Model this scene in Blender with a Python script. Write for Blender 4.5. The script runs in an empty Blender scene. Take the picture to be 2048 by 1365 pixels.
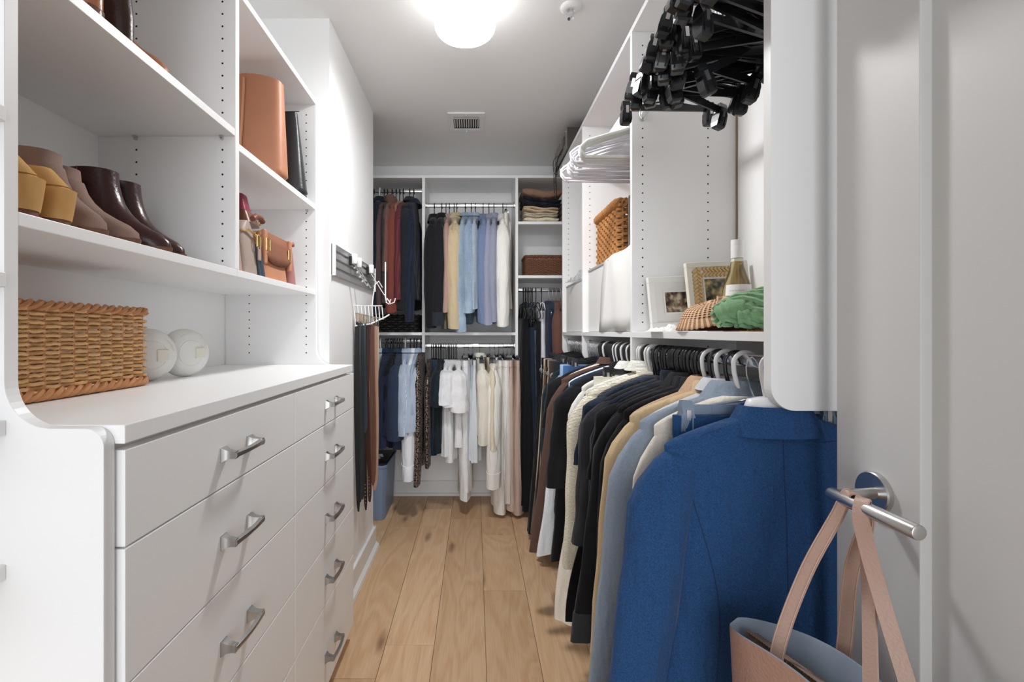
import bpy, math, random
from mathutils import Vector, Matrix
R = random.Random(7)
PI = math.pi
col = bpy.context.scene.collection
sc = bpy.context.scene

# ------------------------------------------------------------------ camera, world, light, exposure
EYE, F, CX, CY = 1.215, 932.0, 950.0, 665.0        # eye height (m), focal length (px of 2048), vanishing point of the room's depth
cam_d = bpy.data.cameras.new('camera'); cam = bpy.data.objects.new('camera', cam_d); col.objects.link(cam)
cam.location = (0, 0, EYE); cam.rotation_euler = (PI/2, 0, 0)
cam_d.sensor_width = 36; cam_d.lens = F/2048*36; cam_d.clip_start = .02
cam_d.shift_x = (1024-CX)/2048; cam_d.shift_y = -(682.5-CY)/2048
sc.camera = cam
w = bpy.data.worlds.new('world'); sc.world = w; w.use_nodes = True
bg = w.node_tree.nodes['Background']; bg.inputs[0].default_value = (.93, .96, 1, 1); bg.inputs[1].default_value = .12
SUN = 0.74
LAMP_POWER = 55.0                                   # emission of the ceiling drum lamp
sc.view_settings.view_transform = 'Standard'; sc.view_settings.look = 'None'
sc.view_settings.gamma = 1; sc.view_settings.use_curve_mapping = False
sc.view_settings.exposure = 1.62
# low, very soft daylight that reaches in through the open doorway behind the camera
ld = bpy.data.lights.new('doorway_daylight', 'SUN'); ld.energy = SUN; ld.angle = math.radians(50); ld.color = (.94, .97, 1)
lo = bpy.data.objects.new('doorway_daylight', ld); col.objects.link(lo); lo.location = (.4, -2.5, 1.6)
lo.rotation_euler = (math.radians(90-5), 0, math.radians(3))
sc.cycles.max_bounces = 16; sc.cycles.diffuse_bounces = 10

def at(x, y, Y): return ((x-CX)*Y/F, Y, EYE-(y-CY)*Y/F)
def px(x, Y): return (x-CX)*Y/F
def pz(y, Y): return EYE-(y-CY)*Y/F
def lerp(a, b, t): return a+(b-a)*t
def sm(t): t = max(0, min(1, t)); return t*t*(3-2*t)

# ------------------------------------------------------------------ mesh helpers
class MB:
    def __init__(s): s.v = []; s.f = []
    def add(s, vs, fs):
        o = len(s.v); s.v += [tuple(p) for p in vs]; s.f += [tuple(o+i for i in f) for f in fs]; return s
    def box(s, x0, x1, y0, y1, z0, z1):
        return s.add([(x, y, z) for z in (z0, z1) for y in (y0, y1) for x in (x0, x1)],
                     [(0,2,3,1), (4,5,7,6), (0,1,5,4), (2,6,7,3), (0,4,6,2), (1,3,7,5)])
    def loft(s, rings, cap0=True, cap1=True, closed=True):
        n = len(rings[0]); vs = [p for r in rings for p in r]; fs = []
        for i in range(len(rings)-1):
            for j in range(n if closed else n-1):
                k = (j+1) % n; fs.append((i*n+j, i*n+k, (i+1)*n+k, (i+1)*n+j))
        if cap0: fs.append(tuple(range(n-1, -1, -1)))
        if cap1: fs.append(tuple((len(rings)-1)*n+j for j in range(n)))
        return s.add(vs, fs)
    def tube(s, path, r, n=8, closed=False, ry=None):
        P = [Vector(p) for p in path]; m = len(P); rings = []; up = None
        for i in range(m):
            a = P[(i-1) % m] if closed or i else P[0]; b = P[(i+1) % m] if closed or i < m-1 else P[-1]
            t = (b-a).normalized() if (b-a).length > 1e-9 else Vector((0,0,1))
            if up is None: up = Vector((0,0,1)) if abs(t.z) < .9 else Vector((1,0,0))
            u = (up-t*up.dot(t))
            if u.length < 1e-6: u = t.orthogonal()
            u.normalize(); up = u; q = t.cross(u)
            ra = r[i] if isinstance(r, (list, tuple)) else r; rb = ra if ry is None else (ry[i] if isinstance(ry, (list, tuple)) else ry)
            rings.append([P[i]+u*(rb*math.cos(2*PI*j/n))+q*(ra*math.sin(2*PI*j/n)) for j in range(n)])
        if closed: rings.append(rings[0])
        return s.loft(rings, not closed, not closed)
    def lathe(s, prof, n=24, M=None, cap0=True, cap1=True):
        rings = []
        for r, z in prof:
            ring = [Vector((r*math.cos(2*PI*j/n), r*math.sin(2*PI*j/n), z)) for j in range(n)]
            rings.append([M @ p for p in ring] if M else ring)
        return s.loft(rings, cap0, cap1)
    def prism(s, poly, lo, hi, axis='y'):
        def p3(a, b, c): return (a, c, b) if axis == 'y' else ((c, a, b) if axis == 'x' else (a, b, c))
        return s.loft([[p3(a, b, lo) for a, b in poly], [p3(a, b, hi) for a, b in poly]])
    def mesh(s, name, mat, smooth=False, ang=.9):
        me = bpy.data.meshes.new(name); me.from_pydata(s.v, [], s.f); me.update()
        if mat: me.materials.append(mat)
        import bmesh
        b = bmesh.new(); b.from_mesh(me); bmesh.ops.recalc_face_normals(b, faces=b.faces); b.to_mesh(me); b.free()
        if smooth:
            me.polygons.foreach_set('use_smooth', [True]*len(me.polygons))
            try: me.set_sharp_from_angle(angle=ang)
            except Exception: pass
        return me
    def build(s, name, mat, parent=None, smooth=False, bevel=0, ang=.9, kind=None):
        return link(name, s.mesh(name, mat, smooth, ang), parent, bevel, kind)

def link(name, me, parent=None, bevel=0, kind=None, loc=None, rot=None):
    o = bpy.data.objects.new(name, me); col.objects.link(o)
    if parent: o.parent = parent
    if bevel:
        m = o.modifiers.new('bevel', 'BEVEL'); m.width = bevel; m.segments = 2; m.limit_method = 'ANGLE'; m.angle_limit = .7
    if kind: o['kind'] = kind
    if loc: o.location = loc
    if rot: o.rotation_euler = rot
    return o
def tag(o, label=None, cat=None, group=None, kind=None):
    if label: o['label'] = label
    if cat: o['category'] = cat
    if group: o['group'] = group
    if kind: o['kind'] = kind
    return o
def thing(name, label, cat, loc=(0,0,0), rz=0, group=None, rx=0, ry=0):
    o = bpy.data.objects.new(name, None); col.objects.link(o); o.empty_display_size = .03
    o.location = loc; o.rotation_euler = (rx, ry, rz)
    return tag(o, label, cat, group)
def copy_tree(o, parent=None):
    c = o.copy(); col.objects.link(c); c.parent = parent
    for ch in [x for x in bpy.data.objects if x.parent == o]: copy_tree(ch, c)
    return c
def sup(a, b, n, p=.8, cx=0, cy=0, z=0):
    out = []
    for j in range(n):
        t = 2*PI*j/n; c, s_ = math.cos(t), math.sin(t)
        out.append((cx+a*math.copysign(abs(c)**p, c), cy+b*math.copysign(abs(s_)**p, s_), z))
    return out
def rrect(hx, hy, r, n):
    L = [2*(hx-r), PI*r/2, 2*(hy-r), PI*r/2]*2; tot = sum(L); out = []
    for i in range(n):
        d = tot*i/n; k = 0
        while d > L[k]: d -= L[k]; k += 1
        q, seg = divmod(k, 2)
        cs = [(hx-r, -hy+r), (hx-r, hy-r), (-hx+r, hy-r), (-hx+r, -hy+r)]
        if seg == 0:
            a = [(-hx+r+d, -hy, 0, -1), (hx, -hy+r+d, 1, 0), (hx-r-d, hy, 0, 1), (-hx, hy-r-d, -1, 0)][q]
            out.append(a)
        else:
            c = cs[q]; ang = -PI/2+q*PI/2+d/r
            out.append((c[0]+r*math.cos(ang), c[1]+r*math.sin(ang), math.cos(ang), math.sin(ang)))
    return out

# ------------------------------------------------------------------ materials
MATS = {}
def lin(c):
    if isinstance(c, str):
        c = tuple(int(c[i:i+2], 16)/255 for i in (0, 2, 4))
        c = tuple(x/12.92 if x <= .04045 else ((x+.055)/1.055)**2.4 for x in c)
    return (*c[:3], 1)
def mat(name, c, rough=.5, metal=0, bump=0, bscale=60, var=0, vscale=8, coat=0, emit=0, trans=0, ior=1.45, sheen=0, stretch=(1,1,1), spec=.5):
    if name in MATS: return MATS[name]
    m = bpy.data.materials.new(name); m.use_nodes = True; MATS[name] = m; nt = m.node_tree; N = nt.nodes; b = N['Principled BSDF']
    c = lin(c); b.inputs['Base Color'].default_value = c; b.inputs['Roughness'].default_value = rough; b.inputs['Metallic'].default_value = metal
    b.inputs['Coat Weight'].default_value = coat; b.inputs['Transmission Weight'].default_value = trans; b.inputs['IOR'].default_value = ior
    b.inputs['Sheen Weight'].default_value = sheen; b.inputs['Specular IOR Level'].default_value = spec
    if emit: b.inputs['Emission Color'].default_value = c; b.inputs['Emission Strength'].default_value = emit
    if bump or var:
        tc = N.new('ShaderNodeTexCoord'); mp = N.new('ShaderNodeMapping'); mp.inputs['Scale'].default_value = stretch
        nt.links.new(tc.outputs['Object'], mp.inputs[0])
    if bump:
        n = N.new('ShaderNodeTexNoise'); n.inputs['Scale'].default_value = bscale; n.inputs['Detail'].default_value = 4
        bp = N.new('ShaderNodeBump'); bp.inputs['Strength'].default_value = bump; bp.inputs['Distance'].default_value = .004
        nt.links.new(mp.outputs[0], n.inputs[0]); nt.links.new(n.outputs[0], bp.inputs['Height']); nt.links.new(bp.outputs[0], b.inputs['Normal'])
    if var:
        n = N.new('ShaderNodeTexNoise'); n.inputs['Scale'].default_value = vscale; n.inputs['Detail'].default_value = 5
        mx = N.new('ShaderNodeMix'); mx.data_type = 'RGBA'; mx.inputs[6].default_value = tuple(x*(1-var) for x in c[:3])+(1,); mx.inputs[7].default_value = tuple(min(1, x*(1+var)) for x in c[:3])+(1,)
        nt.links.new(mp.outputs[0], n.inputs[0]); nt.links.new(n.outputs[0], mx.inputs[0]); nt.links.new(mx.outputs[2], b.inputs['Base Color'])
    return m
def fabric(c, kind='plain', c2=None):
    key = f'fabric_{kind}_{c}'
    if key in MATS: return MATS[key]
    m = mat(key, c, rough=.92, sheen=.08, spec=.25 if kind != 'satin' else .6)
    nt = m.node_tree; N = nt.nodes; L = nt.links; b = N['Principled BSDF']; cl = lin(c)
    if kind == 'satin': b.inputs['Roughness'].default_value = .42
    tc = N.new('ShaderNodeTexCoord'); bp = N.new('ShaderNodeBump'); bp.inputs['Distance'].default_value = .004
    L.new(bp.outputs[0], b.inputs['Normal'])
    mp = N.new('ShaderNodeMapping'); L.new(tc.outputs['Object'], mp.inputs[0])
    wr = N.new('ShaderNodeTexNoise'); wr.inputs['Scale'].default_value = 9; wr.inputs['Detail'].default_value = 3; mp.inputs['Scale'].default_value = (1.9, 1.9, .5)
    L.new(mp.outputs[0], wr.inputs[0])
    h = wr.outputs[0]; bp.inputs['Strength'].default_value = 1; bp.inputs['Distance'].default_value = .022
    # fine thread tone
    fn = N.new('ShaderNodeTexNoise'); fn.inputs['Scale'].default_value = 420 if kind != 'sequin' else 150; fn.inputs['Detail'].default_value = 2
    L.new(tc.outputs['Object'], fn.inputs[0])
    ramp = N.new('ShaderNodeValToRGB'); v = {'denim': .35, 'knit': .22, 'sequin': .9, 'plain': .1, 'rib': .15, 'stripe': .05, 'satin': .03, 'weave': .3}.get(kind, .1)
    lo_, hi_ = (.3, .7) if kind != 'sequin' else (.45, .6)
    ramp.color_ramp.elements[0].position = lo_; ramp.color_ramp.elements[1].position = hi_
    ramp.color_ramp.elements[0].color = tuple(x*(1-v) for x in cl[:3])+(1,)
    ramp.color_ramp.elements[1].color = lin(c2) if c2 and kind in ('sequin',) else tuple(min(1, x*(1+v)) for x in cl[:3])+(1,)
    L.new(fn.outputs[0], ramp.inputs[0]); out = ramp.outputs[0]
    if kind in ('rib', 'stripe', 'knit', 'pleat'):
        wv = N.new('ShaderNodeTexWave'); wv.wave_type = 'BANDS'; wv.bands_direction = 'Z' if kind in ('knit',) else 'Y'
        wv.inputs['Scale'].default_value = {'rib': 28, 'stripe': 60, 'knit': 70, 'pleat': 40}[kind]; wv.inputs['Distortion'].default_value = .4
        if kind in ('rib', 'stripe', 'pleat'):
            ad = N.new('ShaderNodeVectorMath'); ad.operation = 'DOT_PRODUCT'; ad.inputs[1].default_value = (1, 1, 0)
            L.new(tc.outputs['Object'], ad.inputs[0]); cb = N.new('ShaderNodeCombineXYZ'); L.new(ad.outputs['Value'], cb.inputs[1]); L.new(cb.outputs[0], wv.inputs[0])
        else: L.new(tc.outputs['Object'], wv.inputs[0])
        if kind in ('stripe', 'rib') and c2:
            mx = N.new('ShaderNodeMix'); mx.data_type = 'RGBA'; mx.inputs[7].default_value = lin(c2)
            L.new(wv.outputs[1], mx.inputs[0]); L.new(out, mx.inputs[6]); out = mx.outputs[2]
        b2 = N.new('ShaderNodeBump'); b2.inputs['Strength'].default_value = .6; b2.inputs['Distance'].default_value = .003
        L.new(wv.outputs[1], b2.inputs['Height']); L.new(b2.outputs[0], bp.inputs['Normal'])
    if kind == 'sequin': b.inputs['Metallic'].default_value = .5; b.inputs['Roughness'].default_value = .35
    if kind == 'denim':
        n2 = N.new('ShaderNodeTexNoise'); n2.inputs['Scale'].default_value = 7; n2.inputs['Detail'].default_value = 3; L.new(mp.outputs[0], n2.inputs[0])
        mx = N.new('ShaderNodeMix'); mx.data_type = 'RGBA'; mx.blend_type = 'MIX'; mx.inputs[7].default_value = tuple(min(1, x*1.35+.03) for x in cl[:3])+(1,)
        rr = N.new('ShaderNodeValToRGB'); rr.color_ramp.elements[0].position = .45; rr.color_ramp.elements[1].position = .7; L.new(n2.outputs[0], rr.inputs[0])
        L.new(rr.outputs[0], mx.inputs[0]); L.new(out, mx.inputs[6]); out = mx.outputs[2]
    L.new(h, bp.inputs['Height']); L.new(out, b.inputs['Base Color'])
    return m

M_LAM = mat('white_laminate', (.87, .87, .87), .38)
M_WALL = mat('wall_paint', (.86, .86, .86), .65, bump=.03, bscale=300)
M_CEIL = mat('ceiling_paint', (.86, .86, .855), .8)
M_TRIM = mat('trim_paint', (.82, .82, .815), .4)
M_DOOR = mat('door_paint', (.70, .70, .69), .42)
M_CHROME = mat('chrome', (.75, .76, .78), .12, 1)
M_NICKEL = mat('brushed_nickel', (.42, .41, .40), .3, 1)
M_STEEL = mat('satin_steel', (.62, .61, .60), .28, 1, bump=.02, bscale=500)
M_ALU = mat('aluminium_rail', (.55, .55, .55), .4, .8)
M_DARK = mat('hole_dark', (.015, .014, .013), .9)
M_BLKP = mat('black_plastic', (.012, .013, .016), .28, coat=.3)
M_BLKV = mat('black_velvet', (.012, .012, .013), .85, sheen=.1)
M_GREYP = mat('smoke_plastic', (.20, .26, .33), .22, coat=.4)
M_WHTP = mat('white_plastic', (.80, .80, .80), .35)
M_LILP = mat('lilac_white_plastic', (.74, .72, .77), .3)
M_BONEP = mat('bone_plastic', (.62, .62, .59), .35)
M_GOLD = mat('gold_metal', (.72, .52, .22), .25, 1)
M_BLKM = mat('black_metal', (.02, .02, .02), .35, .6)

def wood_floor():
    m = bpy.data.materials.new('oak_plank'); m.use_nodes = True; nt = m.node_tree; N = nt.nodes; L = nt.links; b = N['Principled BSDF']
    tc = N.new('ShaderNodeTexCoord'); oi = N.new('ShaderNodeObjectInfo')
    off = N.new('ShaderNodeVectorMath'); off.operation = 'SCALE'; off.inputs[0].default_value = (7, 13, 3); L.new(oi.outputs['Random'], off.inputs['Scale'])
    ad = N.new('ShaderNodeVectorMath'); ad.operation = 'ADD'; L.new(tc.outputs['Object'], ad.inputs[0]); L.new(off.outputs[0], ad.inputs[1])
    mp = N.new('ShaderNodeMapping'); mp.inputs['Scale'].default_value = (1, .16, 1); L.new(ad.outputs[0], mp.inputs[0])
    ns = N.new('ShaderNodeTexNoise'); ns.inputs['Scale'].default_value = 5.5; ns.inputs['Detail'].default_value = 3; ns.inputs['Distortion'].default_value = .6; L.new(mp.outputs[0], ns.inputs[0])
    mul = N.new('ShaderNodeMath'); mul.operation = 'MULTIPLY'; mul.inputs[1].default_value = 60; L.new(ns.outputs[0], mul.inputs[0])
    sn = N.new('ShaderNodeMath'); sn.operation = 'SINE'; L.new(mul.outputs[0], sn.inputs[0])
    mr = N.new('ShaderNodeMapRange'); mr.inputs[1].default_value = -1; L.new(sn.outputs[0], mr.inputs[0])
    fp = N.new('ShaderNodeMapping'); fp.inputs['Scale'].default_value = (60, 2.5, 1); L.new(ad.outputs[0], fp.inputs[0])
    fn = N.new('ShaderNodeTexNoise'); fn.inputs['Scale'].default_value = 4; fn.inputs['Detail'].default_value = 4; L.new(fp.outputs[0], fn.inputs[0])
    g = N.new('ShaderNodeMix'); g.inputs[0].default_value = .72; L.new(mr.outputs[0], g.inputs[2]); L.new(fn.outputs[0], g.inputs[3])
    r1 = N.new('ShaderNodeValToRGB'); e = r1.color_ramp.elements; e[0].position = .15; e[0].color = lin('cfa77f'); e[1].position = .85; e[1].color = lin('e8cba8'); L.new(g.outputs[0], r1.inputs[0])
    tint = N.new('ShaderNodeValToRGB'); e = tint.color_ramp.elements; e[0].color = (.78, .73, .68, 1); e[1].color = (1.08, 1.06, 1.04, 1); L.new(oi.outputs['Random'], tint.inputs[0])
    mx = N.new('ShaderNodeMix'); mx.data_type = 'RGBA'; mx.blend_type = 'MULTIPLY'; mx.inputs[0].default_value = 1; L.new(r1.outputs[0], mx.inputs[6]); L.new(tint.outputs[0], mx.inputs[7])
    # knots and dark cracks
    km = N.new('ShaderNodeMapping'); km.inputs['Scale'].default_value = (3.2, .85, 1); L.new(ad.outputs[0], km.inputs[0])
    kn = N.new('ShaderNodeTexNoise'); kn.inputs['Scale'].default_value = 14; kn.inputs['Detail'].default_value = 3; L.new(km.outputs[0], kn.inputs[0])
    kmx = N.new('ShaderNodeMix'); kmx.data_type = 'VECTOR'; kmx.inputs[0].default_value = .06; L.new(km.outputs[0], kmx.inputs[4]); L.new(kn.outputs[1], kmx.inputs[5])
    vo = N.new('ShaderNodeTexVoronoi'); vo.voronoi_dimensions = '2D'; vo.inputs['Scale'].default_value = 1.15; L.new(kmx.outputs[1], vo.inputs[0])
    kr = N.new('ShaderNodeValToRGB'); e = kr.color_ramp.elements; e[0].position = .02; e[0].color = (.30, .22, .18, 1); e[1].position = .085; e[1].color = (1, 1, 1, 1); L.new(vo.outputs['Distance'], kr.inputs[0])
    m2 = N.new('ShaderNodeMix'); m2.data_type = 'RGBA'; m2.blend_type = 'MULTIPLY'; m2.inputs[0].default_value = .75; L.new(mx.outputs[2], m2.inputs[6]); L.new(kr.outputs[0], m2.inputs[7])
    L.new(m2.outputs[2], b.inputs['Base Color']); b.inputs['Roughness'].default_value = .5
    bp = N.new('ShaderNodeBump'); bp.inputs['Strength'].default_value = .15; bp.inputs['Distance'].default_value = .002; L.new(g.outputs[0], bp.inputs['Height']); L.new(bp.outputs[0], b.inputs['Normal'])
    return m
M_OAK = wood_floor()
M_GAP = mat('plank_joint', (.30, .21, .14), .9)

# ------------------------------------------------------------------ the setting
XL, XR, YB, ZC = -.975, .907, 3.478, 2.455          # shelf back planes, back wall, ceiling height
XP, YP0, YP1 = -.575, 1.84, 2.63                    # wall pier on the belt-rack side
Y0 = -.35
def struct(name, mb, m, bevel=0): return tag(mb.build(name, m, bevel=bevel), kind='structure')
fl = struct('floor', MB().box(-1.4, 1.4, -1.6, YB+.1, -.06, -.008), M_GAP)
seams = [-.936, -.741, -.546, -.348, -.158, .041, .239, .434, .629, .824, 1.019]
joints = {2: [1.634, 2.896], 3: [1.81, 3.2], 4: [1.1, 3.028], 5: [.9, 2.19, 2.79], 6: [1.3, 2.775], 7: [2.0], 1: [2.4], 8: [2.6]}
for i in range(len(seams)-1):
    ys = [-1.5]+joints.get(i, [1.5])+[YB+.05]
    for a, b_ in zip(ys, ys[1:]):
        x0, x1 = seams[i]+.0008, seams[i+1]-.0008
        cxp, cyp = (x0+x1)/2, (a+b_)/2
        mb = MB().box(x0-cxp, x1-cxp, a-cyp+.0008, b_-cyp-.0008, -.012, 0)
        p = mb.build('plank', M_OAK, fl, bevel=.0012); p.location = (cxp, cyp, 0)
struct('ceiling', MB().box(-1.4, 1.4, -.5, YB+.1, ZC, ZC+.06), M_CEIL)
struct('wall_back', MB().box(-1.4, 1.4, YB, YB+.1, 0, ZC), M_WALL)
struct('wall_left', MB().box(XL-.12, XL-.012, Y0, YB, 0, ZC), M_WALL)
struct('wall_right', MB().box(XR+.014, XR+.12, Y0, YB, 0, ZC), M_WALL)
struct('wall_pier', MB().box(XL-.012, XP, YP0, YP1, 0, ZC), M_WALL)
bl = struct('baseboard_left', MB().box(XP, XP+.016, YP0+.02, YP1+.012, 0, .118), M_TRIM, bevel=.004)
MB().prism([(XP+.016, 0), (XP+.034, 0), (XP+.031, .016), (XP+.016, .03)], YP0+.02, YP1+.014).build('shoe_molding', M_TRIM, bl)
MB().box(XP-.3, XP+.014, YP1, YP1+.016, 0, .118).build('return_board', M_TRIM, bl)
bb = struct('baseboard_back', MB().box(XL, XR, YB-.016, YB, 0, .108), M_TRIM, bevel=.004)
MB().box(XL, XR, YB-.034, YB-.016, 0, .022).build('shoe_molding', M_TRIM, bb, bevel=.006)
# ceiling vent
vt = thing('ceiling_vent', 'white square louvred air vent set in the ceiling', 'vent', (-.05, 2.75, ZC))
fr = MB()
for a in ((-.105, .105, -.127, -.085), (-.105, .105, .085, .127), (-.105, -.075, -.085, .085), (.075, .105, -.085, .085)): fr.box(a[0], a[1], a[2], a[3], -.008, .0)
fr.build('frame', M_TRIM, vt, bevel=.002)
MB().box(-.08, .08, -.09, .09, -.0015, 0).build('duct_opening', M_DARK, vt)
sl_me = MB().prism([(-.0035, -.009), (-.001, -.009), (.004, -.001), (.0015, -.001)], -.05, .055).mesh('slat', M_TRIM)
for i in range(11): link('slat', sl_me, vt, loc=(-.068+i*.0136, -.0, 0))
for yy in (-.078, -.066, .07):
    MB().prism([(yy, -.009), (yy+.006, -.009), (yy+.01, -.002), (yy+.004, -.002)], -.075, .075, 'x').build('cross_slat', M_TRIM, vt)
for yy in (-.106, .106): MB().lathe([(.004, -.0105), (.005, -.008)], 10, Matrix.Translation((0, yy, 0))).build('screw', M_STEEL, vt)
# sprinkler
sp = thing('ceiling_sprinkler', 'small white and chrome fire sprinkler head on the ceiling', 'sprinkler', (.365, 1.775, ZC))
MB().lathe([(.04, 0), (.04, -.004), (.03, -.012), (.016, -.012), (.014, -.004)], 24).build('escutcheon', M_TRIM, sp, True)
b_ = MB()
for s in (-1, 1): b_.tube([(s*.006, 0, -.008), (s*.012, 0, -.024), (s*.004, 0, -.042)], .0022, 6)
b_.build('yoke', M_CHROME, sp, True)
MB().lathe([(.004, -.04), (.013, -.043), (.013, -.045), (.002, -.046)], 14).build('deflector', M_CHROME, sp, True)
# drum lamp
lp = thing('ceiling_lamp', 'round white glowing drum lamp fixed under the ceiling', 'lamp', (-.036, 1.70, ZC))
MB().lathe([(.085, 0), (.085, -.012), (.09, -.014)], 40).build('ceiling_plate', M_TRIM, lp, True)
ms = bpy.data.materials.new('lit_glass_shade'); ms.use_nodes = True
be = ms.node_tree.nodes['Principled BSDF']; be.inputs['Base Color'].default_value = (.9, .9, .9, 1); be.inputs['Emission Color'].default_value = (1, 1, 1, 1); be.inputs['Emission Strength'].default_value = LAMP_POWER
pr = [(.10, -.008), (.111, -.014)]+[(.111, -.10)]+[(.091+.02*math.cos(a*PI/12), -.122-.022*math.sin(a*PI/12)) for a in range(0, 7)]+[(.05, -.147), (.002, -.149)]
ms2 = ms.copy(); ms2.node_tree.nodes['Principled BSDF'].inputs['Emission Strength'].default_value = LAMP_POWER*.034
MB().lathe(pr[:8], 48, None, True, False).build('shade', ms2, lp, True)
MB().lathe(pr[7:], 48, None, False, True).build('diffuser', ms, lp, True)
MB().lathe([(.004, -.149), (.006, -.152), (.003, -.157)], 12).build('finial', M_TRIM, lp, True)

# ------------------------------------------------------------------ door
dr = bpy.data.objects.new('door_1', None); col.objects.link(dr); tag(dr, 'open light grey shaker door with a steel lever', kind='structure')
XD, YD = .62, .799; dr.location = (XD, 0, 0)
MB().box(0, .04, .649, YD, .01, 2.05).build('stile', M_DOOR, dr, bevel=.0015)
MB().box(0, .04, -.02, .11, .01, 2.05).build('stile', M_DOOR, dr, bevel=.0015)
MB().box(0, .04, .11, .649, 1.92, 2.05).build('rail', M_DOOR, dr, bevel=.0015)
MB().box(0, .04, .11, .649, .01, .22).build('rail', M_DOOR, dr, bevel=.0015)
MB().box(.0165, .032, .108, .651, .2, 1.94).build('recessed_panel', M_DOOR, dr)
ZL = .968
Mx = Matrix.Translation((0, .72, ZL)) @ Matrix.Rotation(-PI/2, 4, 'Y')
MB().lathe([(.031, 0), (.031, .007), (.0295, .009), (.001, .009)], 40, Mx).build('rosette', M_STEEL, dr, True, ang=.5)
lv = MB().tube([(-.009, .715, ZL), (-.05, .708, ZL)], .0085, 16)
lv.build('neck', M_STEEL, dr, True)
MB().tube([(-.074, .718, ZL), (-.074, .716, ZL), (-.074, .712, ZL), (-.074, .574, ZL), (-.074, .5725, ZL), (-.074, .572, ZL)], [.004, .0085, .0098, .0098, .0092, .008], 24).build('lever', M_STEEL, dr, True, ang=.6)
MB().tube([(-.045, .708, ZL), (-.062, .706, ZL), (-.074, .700, ZL)], .0085, 14).build('elbow', M_STEEL, dr, True)

# ------------------------------------------------------------------ cabinetry helpers
def pegs(panel, xs, y, zs, dirn=-1):
    b = MB()
    for x in xs:
        for z in zs:
            ring = [(x+.0027*math.cos(k*PI/4), y, z+.0027*math.sin(k*PI/4)) for k in range(8)]
            b.loft([[(p[0], y+.002, p[2]) for p in ring], [(p[0], y+dirn*.0003, p[2]) for p in ring]])
    b.build('peg_holes', M_DARK, panel, kind='stuff')
def zr(a, b, off=0):
    out = []; z = a
    while z < b: out.append(z); z += .032
    return out
pin_me = MB().box(-.004, .004, -.009, 0, -.006, 0).box(-.003, .003, -.007, 0, -.010, -.006).mesh('shelf_pin', M_STEEL)
def arc(cx, cz, rx, rz, a0, a1, n=10): return [(cx+rx*math.cos(math.radians(lerp(a0, a1, i/n))), cz+rz*math.sin(math.radians(lerp(a0, a1, i/n)))) for i in range(n+1)]

# ------------------------------------------------------------------ shelving unit over the drawers
SU = thing('shelving_unit', 'white open shelving unit standing over the drawer chest, with shoes and handbags', 'shelving', (XL, 1.2, 0)); SU.location = (0, 0, 0)
side = [(XL, 0), (XL, 2.122), (-.62, 2.122)]+arc(-.56, 1.150, .06, .062, 180, 270)+[(-.53, 1.088)]+arc(-.515, 1.063, .026, .025, 90, 0)+[(-.489, .075)]+arc(-.54, .0, .051, .06, 60, 20, 4)+[(-.53, 0)]
MB().prism(side, .6134, .633).build('side_panel', M_LAM, SU, bevel=.0012)
side_in = [(min(a, -.501), b) for a, b in side]
far = MB().prism(side_in, 1.817, 1.836).build('side_panel', M_LAM, SU, bevel=.0012)
mid = MB().box(XL, -.62, 1.207, 1.226, 1.379, 2.10).build('divider_panel', M_LAM, SU, bevel=.0012)
MB().box(XL-.011, XL, .633, 1.817, 1.089, 2.122).build('back_panel', M_LAM, SU)
ZA, ZB_, ZCc, ZD = 1.723, 1.360, 1.693, 2.103
for (y0, y1, z) in ((.634, 1.206, ZA), (1.227, 1.816, ZCc)):
    s = MB().box(XL, -.621, y0, y1, z, z+.019).build('shelf', M_LAM, SU, bevel=.001)
MB().box(XL, -.62, .633, 1.2155, ZB_, ZB_+.019).build('shelf', M_LAM, SU, bevel=.0012)
MB().box(XL, -.62, 1.2165, 1.817, ZB_, ZB_+.019).build('shelf', M_LAM, SU, bevel=.0012)
MB().box(XL, -.62, .633, 1.817, ZD, ZD+.019).build('top_board', M_LAM, SU, bevel=.0012)
pegs(mid, (-.654, -.877), 1.207, zr(1.40, 2.09)); pegs(far, (-.658, -.880), 1.817, zr(1.135, 2.09))
for y, z in ((1.207, ZA), (1.817, ZCc)):
    for x in (-.654, -.877): link('shelf_pin', pin_me, SU, loc=(x, y, z))
for z in (.90, 1.09, 1.285, 1.503):   # ends of the slim shelves that butt against the panel's other face
    MB().box(XL, -.617, .30, .6134, z-.011, z+.009).build('shelf', M_LAM, SU, bevel=.001)

# ------------------------------------------------------------------ drawer chest + worktop
DC = thing('drawer_chest', 'white two-column chest of ten drawers with nickel pulls', 'dresser', (0, 0, 0))
MB().box(XL, -.502, .6335, 1.8165, .066, 1.063).build('carcass', M_LAM, DC)
MB().box(XL, -.56, .6335, 1.8165, 0, .066).build('plinth', M_LAM, DC)
def pull_mesh():
    b = MB()
    def rect(x, y, z, hy, hz): return [(x, y-hy, z-hz), (x, y+hy, z-hz), (x, y+hy, z+hz), (x, y-hy, z+hz)]
    for s in (-1, 1):
        b.loft([rect(0, s*.051, 0, .0105, .0135), rect(.003, s*.051, 0, .0105, .0135), rect(.010, s*.0515, 0, .0075, .009), rect(.019, s*.0525, 0, .0062, .0072), rect(.0285, s*.0545, 0, .0058, .0066)])
    def sec(x, y, hx, hz): return [(x-hx, y, -hz), (x+hx, y, -hz*.6), (x+hx*1.25, y, 0), (x+hx, y, hz*.6), (x-hx, y, hz)]
    b.loft([sec(.0265+.004*math.cos(t*PI/2), t*.0585, .0035, .0055+.0018*abs(t)) for t in [i/8 for i in range(-8, 9)]])
    return b.mesh('handle', M_NICKEL, True, .5)
pull = pull_mesh()
zl = [EYE-.160, EYE-.296, EYE-.487, EYE-.685, EYE-.875, .066]
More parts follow.
